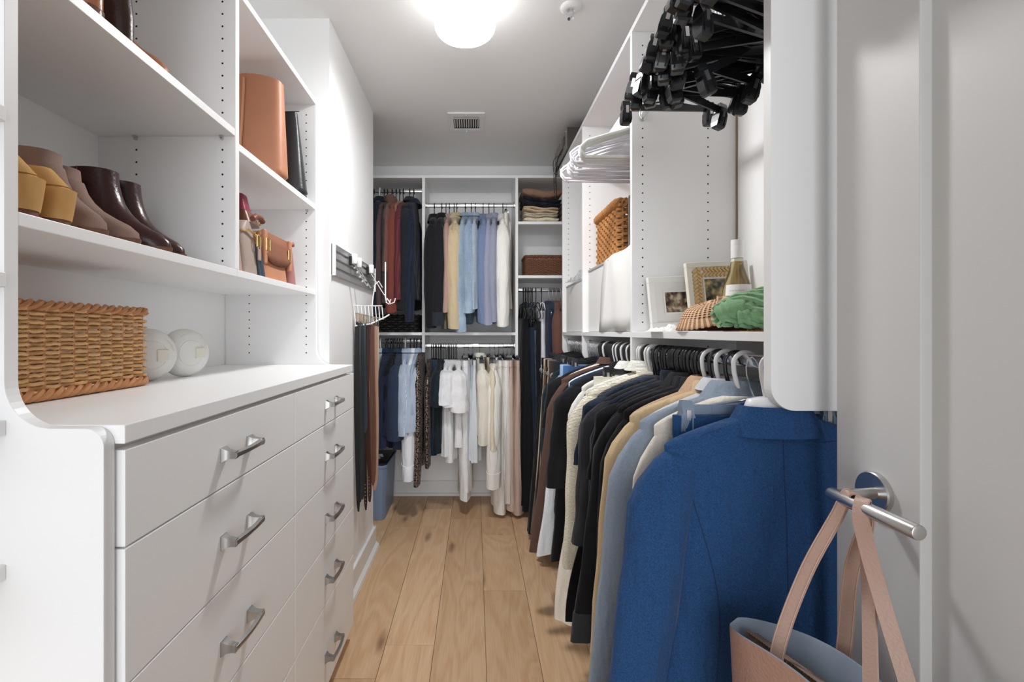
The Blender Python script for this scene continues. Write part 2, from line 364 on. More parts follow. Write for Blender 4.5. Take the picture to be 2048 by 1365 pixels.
hz_ = [EYE-.232, EYE-.398, EYE-.598, EYE-.795, EYE-1.045]
for (y0, y1, yh) in ((.638, 1.2395, .937), (1.2425, 1.836, 1.547)):
    for i in range(5):
        d = MB().box(-.499, -.479, y0, y1, zl[i+1]+.0015, zl[i]-.0015).build('drawer', M_LAM, DC, bevel=.0012)
        link('handle', pull, d, loc=(-.479, yh, hz_[i]))
WT = tag(MB().box(XL, -.476, .6335, 1.815, 1.063, 1.089).build('worktop', M_LAM, bevel=.0015), 'thick white worktop lying on the drawer chest', 'worktop')

# ------------------------------------------------------------------ hanging wardrobe along the other side
RXr, RZr = .58, 1.155      # lower rod
WU = thing('wardrobe_unit', 'white wall wardrobe with a long shelf, uprights and chrome hanging rods', 'wardrobe', (0, 0, 0))
XF = .544
prof = [(XR, 2.258), (XF, 2.258)]+arc(XF+.046, 1.115, .046, .045, 180, 270)+[(XR, 1.07)]
prof_full = [(XR, 2.277), (XF, 2.277)]+prof[2:]
ups = []
for (y0, y1) in ((.856, .879), (1.616, 1.635), (2.358, 2.377), (2.897, 2.916)):
    ups.append(MB().prism(prof_full if y0 < 1 else prof, y0, y1).build('upright', M_LAM, WU, bevel=.0012))
MB().box(XF, XR, .879, 3.135, 2.258, 2.277).build('top_board', M_LAM, WU, bevel=.0012)
MB().box(XR, XR+.013, .856, 3.135, 1.07, 2.277).build('back_panel', M_LAM, WU)
for y0, y1 in ((.879, 1.616), (1.635, 2.358), (2.377, 2.897)):
    MB().box(XF-.0005, XR, y0, y1, EYE-.018, EYE+.001).build('shelf', M_LAM, WU, bevel=.0012)
MB().box(XR-.003, XR-.0005, 1.608, 1.6155, 1.216, 2.258).build('corner_joint', mat('joint_brown', (.30, .24, .15), .8), WU)  # thin brown strip down the joint of upright and back panel
for i, y in ((1, 1.616), (2, 2.358), (3, 2.897)):
    pegs(ups[i], (XF+.037, XF+.264), y, [z for z in zr(1.25, 2.24)]+[1.165])
def rod(p0, p1, parent, ends=True):
    d = Vector(p1)-Vector(p0); ax = 'x' if abs(d.x) > abs(d.y) else 'y'
    def ring(t):
        out = []
        for (a, b, _) in sup(.0075, .015, 16, .7): 
            p = Vector(p0)+d*t
            out.append((p.x+(a if ax == 'y' else 0), p.y+(a if ax == 'x' else 0), p.z+b))
        return out
    r = MB().loft([ring(0), ring(1)]).build('hanging_rod', M_CHROME, parent, True)
    for t, s in ((0, 1), (1, -1)):
        e = Vector(p0)+d*t; u = d.normalized()*s
        b = MB()
        def er(k, q): return [(e.x+u.x*q+(a if ax == 'y' else 0), e.y+u.y*q+(a if ax == 'x' else 0), e.z+bb_) for a, bb_, _ in sup(.012*k, .021*k, 16, .8)]
        b.loft([er(1, 0), er(1, .006), er(.85, .008)]); b.build('rod_bracket', M_STEEL, r, True)
for y0, y1 in ((.879, 1.616), (1.635, 2.358), (2.377, 2.897)): rod((RXr, y0, RZr), (RXr, y1, RZr), WU)
rod((RXr, .879, 1.968), (RXr, 1.616, 1.968), WU); rod((RXr, 1.635, 2.035), (RXr, 2.358, 2.035), WU)

# ------------------------------------------------------------------ back wardrobe
YF = 3.138; YR = 3.2
BU = thing('back_wardrobe_unit', 'white closet unit across the end wall with three hanging bays', 'wardrobe', (0, 0, 0))
MB().box(XL, XR, YF, YB, 2.255, 2.274).build('top_board', M_LAM, BU, bevel=.0012)
U1, U2 = -.347, .281
for x, zb in ((U1, 1.08), (U2, 1.05)): MB().box(x-.0095, x+.0095, YF, YB, zb, 2.255).build('upright', M_LAM, BU, bevel=.0012)
MB().box(XL, U1-.0095, YF, YB, EYE-.02, EYE-.001).build('shelf', M_LAM, BU, bevel=.001)
MB().box(U1+.0095, U2-.0095, YF, YB, EYE-.02, EYE-.001).build('shelf', M_LAM, BU, bevel=.001)
for z in (1.943, 1.580): MB().box(U2+.0095, XR, YF, YB, z, z+.019).build('shelf', M_LAM, BU, bevel=.001)
for x0, x1, z in ((XL, U1-.0095, 2.187), (U1+.0095, U2-.0095, 2.088), (XL, U1-.0095, 1.153), (U1+.0095, U2-.0095, 1.122), (U2+.0095, XR, 1.507)):
    rod((x0, YR, z), (x1, YR, z), BU)
MB().box(U1+.0095, U2-.0095, YB-.012, YB, 2.02, 2.04).build('wall_cleat', M_LAM, BU)

# ------------------------------------------------------------------ hangers
def hook_path(Rr, neck, k=14, sgn=-1):
    c = -.008; pts = []
    for i in range(k+1):
        a = math.radians(lerp(-25, 190, i/k)); pts.append((-sgn*Rr*math.cos(a), 0, c+Rr*math.sin(a)))
    pts += [(sgn*Rr*.93, 0, c-.02), (sgn*Rr*.55, 0, neck+.022), (sgn*.004, 0, neck+.006), (0, 0, neck-.004)]
    return pts
def hanger_mesh(m, r=.0048, w=.182, drop=.064, bar=.034, neck=-.088, Rr=.025, shoulder_r=None, barb=True):
    b = MB().tube(hook_path(Rr, neck), r*.92, 7)
    sr = shoulder_r or r; zt = neck-drop; zb = zt-bar; pts = []
    for s in (1, -1):
        seq = [(0, neck), (.03, neck-.006), (w*.5, neck-drop*.42), (w*.9, neck-drop*.82), (w-.006, zt-.001), (w+.005, zt-.012), (w+.003, zt-.024), (w-.012, zb)]
        pts += [(s*a, 0, z) for a, z in (seq if s == 1 else list(reversed(seq))[0:-1])]
    if barb: b.tube(pts, sr, 6, closed=True)
    else:
        b.tube([(-w, 0, zt), (-w*.5, 0, neck-drop*.45), (0, 0, neck), (w*.5, 0, neck-drop*.45), (w, 0, zt)], sr, 6)
    if m is M_WHTP and shoulder_r: b.loft([sup(a_, b2, 24, .8, z=z) for a_, b2, z in ((.056, .022, -.12), (.056, .022, -.085), (.050, .019, -.070), (.030, .012, -.066))])
    return b.mesh('hanger', m, True, 1.2)
H = {'black': hanger_mesh(M_BLKP), 'white': hanger_mesh(M_WHTP, r=.0055), 'lilac': hanger_mesh(M_LILP, r=.0055, w=.205, bar=.045, drop=.06),
     'bone': hanger_mesh(M_BONEP, r=.0062, w=.2, bar=.045, drop=.062), 'velvet': hanger_mesh(M_BLKV, r=.0032, Rr=.021, neck=-.104),
     'wire': hanger_mesh(M_CHROME, r=.0016, Rr=.019), 'wide': hanger_mesh(M_WHTP, r=.0045, w=.12, drop=.062, shoulder_r=.008, neck=-.100)}
H_TXT = {'black': 'black tubular plastic hanger', 'white': 'white tubular plastic hanger', 'lilac': 'pale lilac plastic hanger', 'velvet': 'slim black velvet hanger',
         'wire': 'thin chrome wire hanger', 'wide': 'white wide-shouldered plastic hanger', 'bone': 'bone-white plastic hanger'}
def hanger(kind, loc, rz, where, group):
    o = link('clothes_hanger', H[kind], loc=loc, rot=(0, 0, rz))
    return tag(o, f'{H_TXT[kind]} {where}', 'hanger', group)
def clip_hanger_proto(m, hookm=M_CHROME, w=.135, dn=-.022, K=1.1):
    bar = MB().box(-w, w, -.0028, .0028, -.108, -.090).box(-w*.6, -w*.3, -.0036, .0036, -.106, -.092)
    bar.box(-.012, .012, -.004, .004, -.096, -.074)
    # sloping ribs from the neck to the bar
    for s in (-1, 1): bar.tube([(s*.004, 0, -.078), (s*w*.62, 0, -.092)], .0028, 5)
    hk = MB().tube(hook_path(.018, -.076, 10)+([(0, 0, -.076-dn)] if dn > 0 else []), .0017, 6)
    c = MB()
    def ring(z, a, b_): return [(-a, -b_, z), (a, -b_, z), (a, b_, z), (-a, b_, z)]
    c.loft([ring(-.082, .010, .005), ring(-.094, .0115, .010), ring(-.104, .010, .012), ring(-.112, .0125, .0125), ring(-.132, .0135, .0115), ring(-.142, .0125, .0095), ring(-.146, .009, .006)])
    for s in (-1, 1): c.box(s*.0075-.0012, s*.0075+.0012, -.0135, .0135, -.138, -.108)
    sp_ = MB().box(-.0038, .0038, -.0138, -.0115, -.118, -.098)
    for q in (c, sp_): q.v = [(x*K, y*K, -.086+(z+.086)*K) for x, y, z in q.v]
    for q in (bar, c, sp_): q.v = [(x, y, z-dn) for x, y, z in q.v]
    return bar.mesh('bar', m, False), hk.mesh('hook', hookm, True), c.mesh('clip', m, False), sp_.mesh('spring_plate', M_STEEL), w
CH = {'black': clip_hanger_proto(M_BLKP), 'black2': clip_hanger_proto(M_BLKP, dn=.0, w=.143), 'black3': clip_hanger_proto(M_BLKP, dn=.02, w=.138), 'smoke': clip_hanger_proto(M_GREYP, w=.150, dn=0)}
def clip_hanger(kind, loc, rz, label, group=None, rx=0, cw=None):
    bar, hk, cl, spg, w_ = CH[kind]
    t = thing('clip_hanger', label, 'hanger', loc, rz, group, rx)
    link('bar', bar, t, bevel=0); link('hook', hk, t)
    for s in (-1, 1):
        c = link('clip', cl, t, loc=(s*(cw or w_-.008), 0, 0)); link('spring_plate', spg, c)
    return t

# ------------------------------------------------------------------ garments
def garment(name, label, cat, loc, rz, c, fab='plain', c2=None, w=.2, L=.62, T=.042, Th=None, wh=None, zn=-.076, drop=.066, sl='long', Ls=.58, rs=.05, ry=None,
            out=.03, fwd=0, collar=None, m=6, amp=.008, cuff=None, buttons=0, group=None, N=28, seed=None, sides=(-1, 1), cuffc=None, hemw=0, out_r=None, Ls_r=None):
    rnd = random.Random(hash(label) % 9973 if seed is None else seed) if seed is not None else random.Random(sum(map(ord, label)))
    mt = fabric(c, fab, c2)
    t = thing(name, label, cat, loc, rz, group)
    Th = T*1.25 if Th is None else Th; wh = w*1.0 if wh is None else wh
    zs = zn-drop; ph, ph2 = rnd.random()*6, rnd.random()*6; drift = rnd.uniform(-1, 1)
    def ab(z):
        if z >= zs:
            s = (zn-z)/drop if drop else 1; s = max(0, min(1, s))
            return lerp(.05, w, 1-(1-s)**1.4), lerp(.026, max(.016, T*.75), s), 0
        q = (zs-z)/max(1e-6, L-drop); q = min(1, q)
        a = w*lerp(1, .93, sm(q*3)) if q < .33 else lerp(w*.93, wh, sm((q-.33)/.67))
        return a, lerp(T*.75, T, sm(q*4)) if q < .25 else lerp(T, Th, (q-.25)/.75), q
    def surf(th, z, off=0):
        a, b, q = ab(z); cc, ss = math.cos(th), math.sin(th); p = .8
        f = amp*q*(math.sin(m*th+ph+drift*q)+.6*math.sin((m+3)*th+ph2))
        x = a*math.copysign(abs(cc)**p, cc); y = b*math.copysign(abs(ss)**p, ss)
        return (x+f*.5*cc+off*cc, y+f*ss*1.6+off*ss+fwd*.3*q, z+hemw*q*math.sin(2*th+ph))
    zz = [zn-drop*s for s in (0, .08, .2, .36, .54, .70, .82, .91, .97, 1)]+[zs-(L-drop)*s for s in (.04, .09, .15, .22, .3, .38, .46, .54, .62, .7, .78, .86, .93, .985, 1)]
    body = MB().loft([[surf(2*PI*j/N, z) for j in range(N)] for z in zz]).build('body', mt, t, True, ang=1.3)
    if sl:
        ry_ = ry or T*.95; Ls_ = {'long': Ls, 'short': Ls*.34, 'three': Ls*.66}[sl]
        for s in sides:
            o_ = out*rnd.uniform(.7, 1.3)
            if s > 0 and out_r is not None: o_ = out_r
            if s > 0 and Ls_r and sl == 'long': Ls_ = min(Ls, Ls_r)
            rings = []; K = 16; n = 18; wob = rnd.random()*6; bend = rnd.uniform(-.012, .012)
            for i in range(K+1):
                q = i/K; z = zs+.014-(Ls_+.014)*q
                grow = min(1, (q/.16)**.5) if q < .16 else 1
                r0 = lerp(rs*1.08, rs*.80 if sl == 'long' else rs*1.15, q); r1 = lerp(ry_*1.05, ry_*.82 if sl == 'long' else ry_*1.25, q)
                cx_ = s*(w-.030+.028*sm(q*5)+o_*q**1.2); cy_ = fwd*sm(q*1.6)+bend*math.sin(q*PI)
                wr = 1+.032*math.sin(q*19+wob)*sm(q*2)
                rings.append([(cx_+r0*grow*wr*math.cos(a)+.004*math.sin(3*a+wob+q*4)*q, cy_+r1*grow*wr*math.sin(a)+.003*math.sin(4*a+wob)*q, z+.012*math.cos(a)*(-s)*q) for a in [2*PI*j/n for j in range(n)]])
            sv = MB().loft(rings, True, True).build('sleeve', mt, t, True, ang=1.3)
            if cuff:
                k = {'shirt': .92, 'turn': .88, 'rib': .90}[cuff]; i0 = int(K*k); cr = []
                for i in range(i0, K+1):
                    rg = [Vector(p) for p in rings[i]]; ctr = sum(rg, Vector())/len(rg); e = 1.07 if cuff != 'rib' else (.93 if i > i0 else 1.0)
                    cr.append([ctr+(p-ctr)*e-Vector((0, 0, .004)) for p in rg])
                MB().loft(cr).build('cuff', fabric(cuffc or c, 'rib' if cuff == 'rib' else fab, c2), sv, True, ang=1.3)
            if buttons:
                for kx in range(min(3, buttons)):
                    rg = rings[K-1-kx]; p = Vector(rg[13 if s < 0 else 14]); MB().lathe([(.006, -.002), (.0065, 0), (.005, .002)], 10, Matrix.Translation(p) @ Matrix.Rotation(PI/2, 4, 'X')).build('button', M_BLKP, sv, True)
    if collar in ('shirt', 'stand', 'turtle', 'crew', 'coat'):
        hgt, flop, tk = {'shirt': (.032, .028, .010), 'stand': (.03, 0, .006), 'turtle': (.042, .034, .014), 'crew': (.010, 0, .006), 'coat': (.03, .045, .02)}[collar]
        rg = [(.050, .030, zn-.012), (.047, .029, zn+hgt*.6), (.049, .031, zn+hgt)]
        if flop: rg += [(.056, .036, zn+hgt*.8), (.060+tk, .038+tk, zn+hgt-flop)]
        else: rg += [(.052, .034, zn+hgt*.7), (.052, .034, zn-.01)]
        MB().loft([sup(a, b_, 24, .85, z=z) for a, b_, z in rg], False, False).build('collar', mt, t, True, ang=1.3)
    if collar == 'hood':
        rg = [(.06, .030, zn-.02, 0), (.085, .048, zn+.01, .01), (.075, .045, zn+.04, .015), (.03, .02, zn+.06, .01)]
        MB().loft([sup(a, b_, 20, .9, cy=cy_, z=z) for a, b_, z, cy_ in rg]).build('hood', mt, t, True, ang=1.3)
    if collar == 'lapel':
        for s in (-1, 1):
            pts = [(s*.045, -.030, zn+.014), (s*.085, -.038-T*.2, zn-.05), (s*.105, -T-.010, zn-.10), (s*.02, -T-.014, zn-.28)]
            MB().loft([[p for p in pts], [(x, y-.006, z) for x, y, z in pts]]).build('lapel', mt, t, bevel=.002)
        MB().loft([sup(a, b_, 24, .85, z=z) for a, b_, z in [(.05, .03, zn-.01), (.047, .03, zn+.022), (.058, .038, zn+.02), (.072, .05, zn-.03)]], False, False).build('collar', mt, t, True, ang=1.3)
    if collar == 'straps':
        for s in (-1, 1): MB().tube([(s*.10, .012, zn-.22), (s*.085, .01, zn-.08), (s*.08, 0, zn-.018), (s*.085, -.012, zn-.08), (s*.10, -.014, zn-.22)], .0035, 5).build('strap', mt, t, True)
    return t, surf
def trousers(name, label, loc, rz, c, fab='plain', w=.165, L=1.0, T=.016, Th=.03, hem=.10, zw=-.096, group=None, crease=True, cat='trousers', c2=None, sway=0, split=.27):
    rnd = random.Random(sum(map(ord, label))+int(abs(loc[0])*997+abs(loc[1])*313)); mt = fabric(c, fab, c2)
    t = thing(name, label, cat, loc, rz, group); N = 20
    for s in (-1, 1):
        rings = []; ph = rnd.random()*6
        for i in range(19):
            q = i/18; z = zw-L*q
            a = lerp(w*.52, hem, sm(q*1.1)) if q > .2 else w*.52
            b = lerp(T, Th, sm(q*1.5)); cx_ = s*(w*.5-(.02*sm((q-.2)*2) if crease else 0))+sway*q**1.1
            f = .005*q*math.sin(ph+q*9)
            rings.append([(x+.003*math.sin(ph+q*7), y+f+.006*q*math.sin(3*k*2*PI/N+ph), z) for k, (x, y, z) in enumerate(sup(a, b, N, .9, cx_, s*.002, z))])
        MB().loft(rings).build('trouser_leg', mt, t, True, ang=1.3)
    MB().loft([sup(w*1.03, T*1.12, 28, .75, z=z) for z in (zw+.004, zw-.038)]).build('waistband', mt, t, True, ang=1.0)
    return t
def skirt(name, label, cat, loc, rz, c, fab='plain', w=.17, wh=.21, L=.7, T=.02, Th=.06, zw=-.096, m=9, amp=.012, group=None, c2=None, N=44, straps=False, hemw=.0):
    rnd = random.Random(sum(map(ord, label))); mt = fabric(c, fab, c2); t = thing(name, label, cat, loc, rz, group); ph = rnd.random()*6; rings = []
    for i in range(21):
        q = i/20; z = zw-L*q; a = lerp(w, wh, sm(q)); b = lerp(T, Th, sm(q*1.3)); rg = []
        for k in range(N):
            th = 2*PI*k/N; cc, ss = math.cos(th), math.sin(th); f = amp*sm(q*1.6)*(math.sin(m*th+ph)+.4*math.sin((m+4)*th+2*ph))
            rg.append((a*math.copysign(abs(cc)**.85, cc)+f*cc*.7, b*math.copysign(abs(ss)**.85, ss)+f*ss*1.3, z+hemw*q*math.sin(th*2+ph)))
        rings.append(rg)
    MB().loft(rings).build('body', mt, t, True, ang=1.3)
    if straps:
        for s in (-1, 1): MB().tube([(s*w*.62, T*.8, zw-.01), (s*.09, .012, -.10), (s*.085, 0, -.093), (s*.09, -.012, -.10), (s*w*.62, -T*.8, zw-.01)], .0042, 5).build('strap', mt, t, True)
    else: MB().loft([sup(w*1.02, T*1.12, 28, .8, z=z) for z in (zw+.004, zw-.03)]).build('waistband', mt, t, True, ang=1.0)
    return t

# ------------------------------------------------------------------ clothes on the low rod of the side wardrobe (hangers face the camera)
LOWW = 'on the low rod of the side wardrobe under the long shelf'
def low_hanger(kind, y, rz=0): return hanger(kind, (RXr, y, RZr), rz, LOWW, f'{kind} hangers on the low side rod')
def lowg(y, hk, name, cat, label, c, rz=None, **k):
    rz = R.uniform(-.07, .05) if rz is None else rz
    if hk == 'clip': clip_hanger('black', (RXr, y, RZr), rz, 'black clip hanger holding clothes on the low rod of the side wardrobe', 'clip hangers on the low side rod')
    elif hk: low_hanger(hk, y, rz)
    if name == 'trousers' or name == 'jeans': return trousers(name, label, (RXr, y, RZr), rz, c, cat='trousers', **k)
    if name == 'skirt': return skirt(name, label, 'skirt', (RXr, y, RZr), rz, c, **k)
    if name == 'slip_dress': return skirt(name, label, 'dress', (RXr, y, RZr), rz, c, straps=True, zw=-.2, **k)
    return garment(name, label, cat, (RXr, y, RZr), rz, c, out_r=.0, **k)

# royal blue suit at the near end of the rod, back of the jacket turned outwards
SB = '234672'
low_hanger('wide', .905, .0)
sj, surf = garment('suit_jacket', 'royal blue suit jacket on a white wide hanger, back seam showing', 'jacket', (RXr, .905, RZr), 0, SB, 'weave', w=.212, L=.72, T=.038, Th=.05, wh=.235, zn=-.098, drop=.062,
                   sl='long', Ls=.66, rs=.062, ry=.042, out=.085, fwd=-.006, m=3, amp=.004, N=72, out_r=.0)
zz = [-.10-.036*i for i in range(20)]
seamm = mat('seam_thread', (.012, .035, .09), .9)
def seam(f, name='seam'):
    MB().tube([surf(f(z), z, .0006) for z in zz], .0007, 5).build(name, seamm, sj)
seam(lambda z: 1.5*PI)
for s in (-1, 1): seam(lambda z, s=s: 1.5*PI+s*(.98-.42*sm((-.15-z)/.35)))
MB().loft([sup(a, b_, 40, .85, z=z) for a, b_, z in [(.066, .032, -.125), (.064, .034, -.10), (.062, .034, -.082), (.064, .037, -.081), (.078, .044, -.105), (.094, .050, -.137)]], False, False).build('collar', fabric(SB, 'weave'), sj, True, ang=1.3)
MB().tube([(x*.095, -.0515-.0*abs(x), -.1375-.006*(1-x*x)) for x in [i/10 for i in range(-9, 10)]], .0008, 5).build('seam', seamm, sj)
clip_hanger('smoke', (RXr, .965, RZr), -.02, 'grey-blue plastic clip hanger holding the royal blue suit trousers', None)
trousers('suit_trousers', 'royal blue suit trousers gripped by a grey-blue clip hanger', (RXr, .965, RZr), -.02, SB, 'weave', w=.165, L=1.0, T=.014, Th=.024, zw=-.116)

row = [
 (1.000, 'white', 'blouse', 'blouse', 'cream silk blouse with a lighter lining beside the royal blue suit', 'e4ddd0', dict(w=.194, L=.70, T=.018, out=.060, Ls=.64, rs=.038, ry=.016)),
 (1.035, 'black', 'coat', 'coat', 'long slate-grey coat next to the cream silk blouse', '8b97a6', dict(w=.212, L=.80, T=.026, out=.105, Ls=.72, rs=.056, ry=.026, collar='coat')),
 (1.075, 'white', 'shirt', 'shirt', 'pale grey shirt between slate coat and beige blazer', 'c9ccd0', dict(w=.19, L=.60, T=.018, out=.02, collar='shirt')),
 (1.105, 'black', 'blazer', 'jacket', 'sandy beige blazer hanging before the black jackets', 'cbb28e', dict(w=.21, L=.66, T=.024, out=.07, Ls=.60, ry=.026, collar='lapel')),
 (1.140, 'white', 'blazer', 'jacket', 'tan woven blazer behind the sandy beige one', 'c2a184', dict(w=.198, L=.64, T=.02, out=.02, ry=.022, collar='coat')),
 (1.175, 'black', 'blazer', 'jacket', 'long black blazer hanging almost to the floor', '131316', dict(w=.205, L=.78, T=.024, out=.05, Ls=.74, rs=.052, ry=.026, collar='lapel')),
 (1.215, 'black', 'blazer', 'jacket', 'black blazer with turned-up charcoal satin cuffs', '16161a', dict(w=.205, L=.62, T=.024, out=.06, Ls=.60, rs=.054, ry=.028, collar='lapel', cuff='turn', cuffc='33353a')),
 (1.255, 'black', 'blazer', 'jacket', 'soft black crepe jacket behind the satin-cuffed blazer', '1b1a1d', dict(w=.20, L=.62, T=.022, out=.03, ry=.025, collar='coat')),
 (1.290, 'black', 'dress', 'dress', 'black shift dress between crepe jacket and navy jacket', '101114', dict(w=.19, L=.88, T=.02, sl='short', rs=.05, out=.02)),
 (1.325, 'black', 'jacket', 'jacket', 'dark navy jacket with upright collar in the black run', '1d2433', dict(w=.20, L=.60, T=.02, out=.02, collar='stand')),
 (1.365, 'black', 'blouse', 'blouse', 'charcoal blouse with gathered puff sleeves', '26272b', dict(w=.20, L=.58, T=.024, out=.02, sl='three', rs=.062, ry=.036, Ls=.62, collar='crew')),
 (1.405, 'velvet', 'slip_dress', 'dress', 'black strappy dress hanging long beside the gathered charcoal blouse', '0f1013', dict(w=.17, wh=.30, L=.62, T=.02, Th=.03)),
 (1.440, 'velvet', 'dress', 'dress', 'navy denim dress next to the black strappy dress', '1c2738', dict(w=.19, L=.74, T=.02, sl='short', fab='denim')),
 (1.475, 'velvet', 'cardigan', 'cardigan', 'grey marl cardigan between navy dress and cream sweater', '4a4c52', dict(w=.195, L=.58, T=.022, fab='knit', out=.015)),
 (1.520, 'white', 'sweater', 'sweater', 'thick cream knit sweater with long loose sleeves', 'e3dcc8', dict(w=.208, L=.56, T=.032, fab='knit', out=.035, rs=.066, ry=.034, Ls=.56, cuff='rib', collar='crew')),
 (1.575, 'white', 'sweater', 'sweater', 'white cable sweater behind the thick cream one', 'ece9e0', dict(w=.205, L=.54, T=.020, fab='knit', out=.01, collar='turtle')),
 (1.600, 'clip', 'skirt', 'skirt', 'long white skirt flaring out nearly to the floor', 'ece6da', dict(w=.17, wh=.30, L=.83, T=.02, Th=.05, m=7, amp=.01)),
 (1.665, 'black', 'slip_dress', 'dress', 'long black slip dress hanging in front of denim items', '121215', dict(w=.17, wh=.25, L=.66, T=.02, Th=.03)),
 (1.705, 'white', 'shirt', 'shirt', 'white cotton shirt folded between two black tops', 'e9e7e2', dict(w=.19, L=.58, T=.016, out=.01, collar='shirt')),
 (1.745, 'black', 'top', 'top', 'black dolman-sleeved top with wide pointed sleeves', '141417', dict(w=.212, L=.56, T=.03, sl='three', rs=.066, ry=.034, out=.035, Ls=.56)),
 (1.795, 'black', 'blazer', 'jacket', 'black blazer with two round sleeve buttons', '17171b', dict(w=.202, L=.66, T=.024, out=.05, Ls=.66, ry=.026, buttons=2, collar='lapel')),
 (1.835, 'white', 'shirt', 'shirt', 'navy chambray shirt peeping out behind the buttoned blazer', '20324a', dict(w=.205, L=.62, T=.022, fab='denim', out=.03, Ls=.52)),
 (1.875, 'white', 'tunic', 'top', 'white tunic with pale blue shadowed hem below the brown shirt', 'dfe5ea', dict(w=.205, L=.64, T=.022, out=.11, Ls=.68, ry=.026)),
 (1.92, 'black', 'shirt', 'shirt', 'black shirt between white tunic and brown shirt', '18181b', dict(w=.195, L=.6, T=.018, out=.02)),
 (1.965, 'black', 'overshirt', 'shirt', 'chocolate brown overshirt with a seam across its sleeve', '59433b', dict(w=.214, L=.68, T=.028, out=.12, Ls=.72, ry=.034, collar='shirt')),
 (2.02, 'white', 'top', 'top', 'blush pink long top showing its hem beneath darker clothes', 'e0d2cd', dict(w=.19, L=.84, T=.02, sl=None, wh=.22)),
 (2.07, 'black', 'top', 'top', 'black short-sleeved top with a sharp sleeve corner', '17181a', dict(w=.2, L=.56, T=.026, sl='short', Ls=.62, rs=.052, out=.03)),
 (2.12, 'clip', 'jeans', 'trousers', 'mid-blue jeans folded on a clip hanger', '3c5f8f', dict(fab='denim', w=.175, L=.80, hem=.13)),
 (2.17, 'clip', 'jeans', 'trousers', 'pale wash jeans with frayed hem', '8fb0cf', dict(fab='denim', w=.178, L=.86, hem=.13)),
 (2.22, 'clip', 'skirt', 'skirt', 'patchwork denim skirt hanging low near the floor', '5b7aa0', dict(fab='denim', w=.17, wh=.20, L=.92, T=.02, Th=.03)),
 (2.27, 'wire', 'shirt', 'shirt', 'dark teal shirt on a wire hanger', '1d2d33', dict(w=.20, L=.6, T=.02)),
 (2.40, 'clip', 'trousers', 'trousers', 'charcoal pinstripe trousers on a clip hanger', '2b2c31', dict(sway=-.075, w=.175, L=.96, hem=.12)),
 (2.45, 'clip', 'trousers', 'trousers', 'dark brown wool trousers beside the charcoal pair', '43342d', dict(sway=-.075, w=.178, L=.98, hem=.12)),
 (2.495, 'clip', 'jeans', 'trousers', 'indigo jeans between brown wool and tan trousers', '26364f', dict(sway=-.075, fab='denim', w=.178, L=.98, hem=.12)),
 (2.54, 'clip', 'trousers', 'trousers', 'light tan trousers among the clipped trousers', 'b99874', dict(sway=-.075, w=.178, L=1.0, hem=.12)),
 (2.585, 'clip', 'trousers', 'trousers', 'black dress trousers next to the light tan trousers', '141417', dict(sway=-.075, w=.18, L=1.0, hem=.12)),
 (2.63, 'clip', 'trousers', 'trousers', 'cocoa corduroy trousers beside black dress trousers', '6b5444', dict(sway=-.075, w=.18, L=.98, hem=.12, fab='rib')),
 (2.675, 'clip', 'trousers', 'trousers', 'cream trousers wedged among dark clipped trousers', 'd9cfbd', dict(sway=-.075, w=.18, L=1.0, hem=.11)),
 (2.72, 'clip', 'trousers', 'trousers', 'off-black wide trousers at the corner end of the low rod', '1a1a1c', dict(sway=-.075, w=.18, L=1.02, hem=.13)),
 (2.77, 'clip', 'trousers', 'trousers', 'soft black trousers beside the corner upright', '0f0f11', dict(sway=-.075, w=.18, L=1.02, hem=.13)),
]
for (y, hk, nm, ct, lb, c, k) in row: lowg(y, hk, nm, ct, lb, c, **k)
# empty or hidden-garment hangers that pack the rod
for y in [1.155, 1.195, 1.235, 1.272, 1.308, 1.345, 1.385, 1.423, 1.458, 1.498, 1.548, 1.59]:
    low_hanger('black' if R.random() < .8 else 'white', y+R.uniform(-.006, .006), R.uniform(-.12, .1))
for y in [1.65, 1.685, 1.725, 1.77, 1.815, 1.855, 1.90, 1.94, 1.99, 2.045, 2.09]: low_hanger(R.choice(['black', 'black', 'white']), y, R.uniform(-.12, .1))
for i in range(14): low_hanger('wire', 2.12+i*.016, R.uniform(-.1, .1))
for i in range(16): low_hanger('wire', 2.40+i*.029, R.uniform(-.1, .1))

# ------------------------------------------------------------------ clip hangers bunched on the high rod
BUN = 'empty black clip hanger in the dense bunch on the high rod'
clip_hanger('black', (RXr, 1.404, 1.968), .03, 'empty black clip hanger dangling alone beneath the dense hanger bunch')
for i in range(38):
    y = lerp(.905, 1.255, (i+.5)/38)+R.uniform(-.008, .008)
    clip_hanger(R.choice(['black', 'black2', 'black3']), (RXr, y, 1.968), R.gauss(-.05, .30), BUN, 'clip hangers bunched on the high rod', rx=R.uniform(-.25, .2)).rotation_euler[1] = R.gauss(0, .16)
HI = 'empty on the high rod of the middle bay'
for i in range(18):
    k = 'bone' if i < 3 else ('lilac' if i % 3 else 'white')
    y = 1.66+i*.0165; rz = (.02 if i < 3 else R.uniform(-.16, .10))
    o = hanger(k, (RXr, y, 2.035), rz, HI, f'{k} hangers on the high middle rod'); o.rotation_euler[1] = R.uniform(-.05, .09)

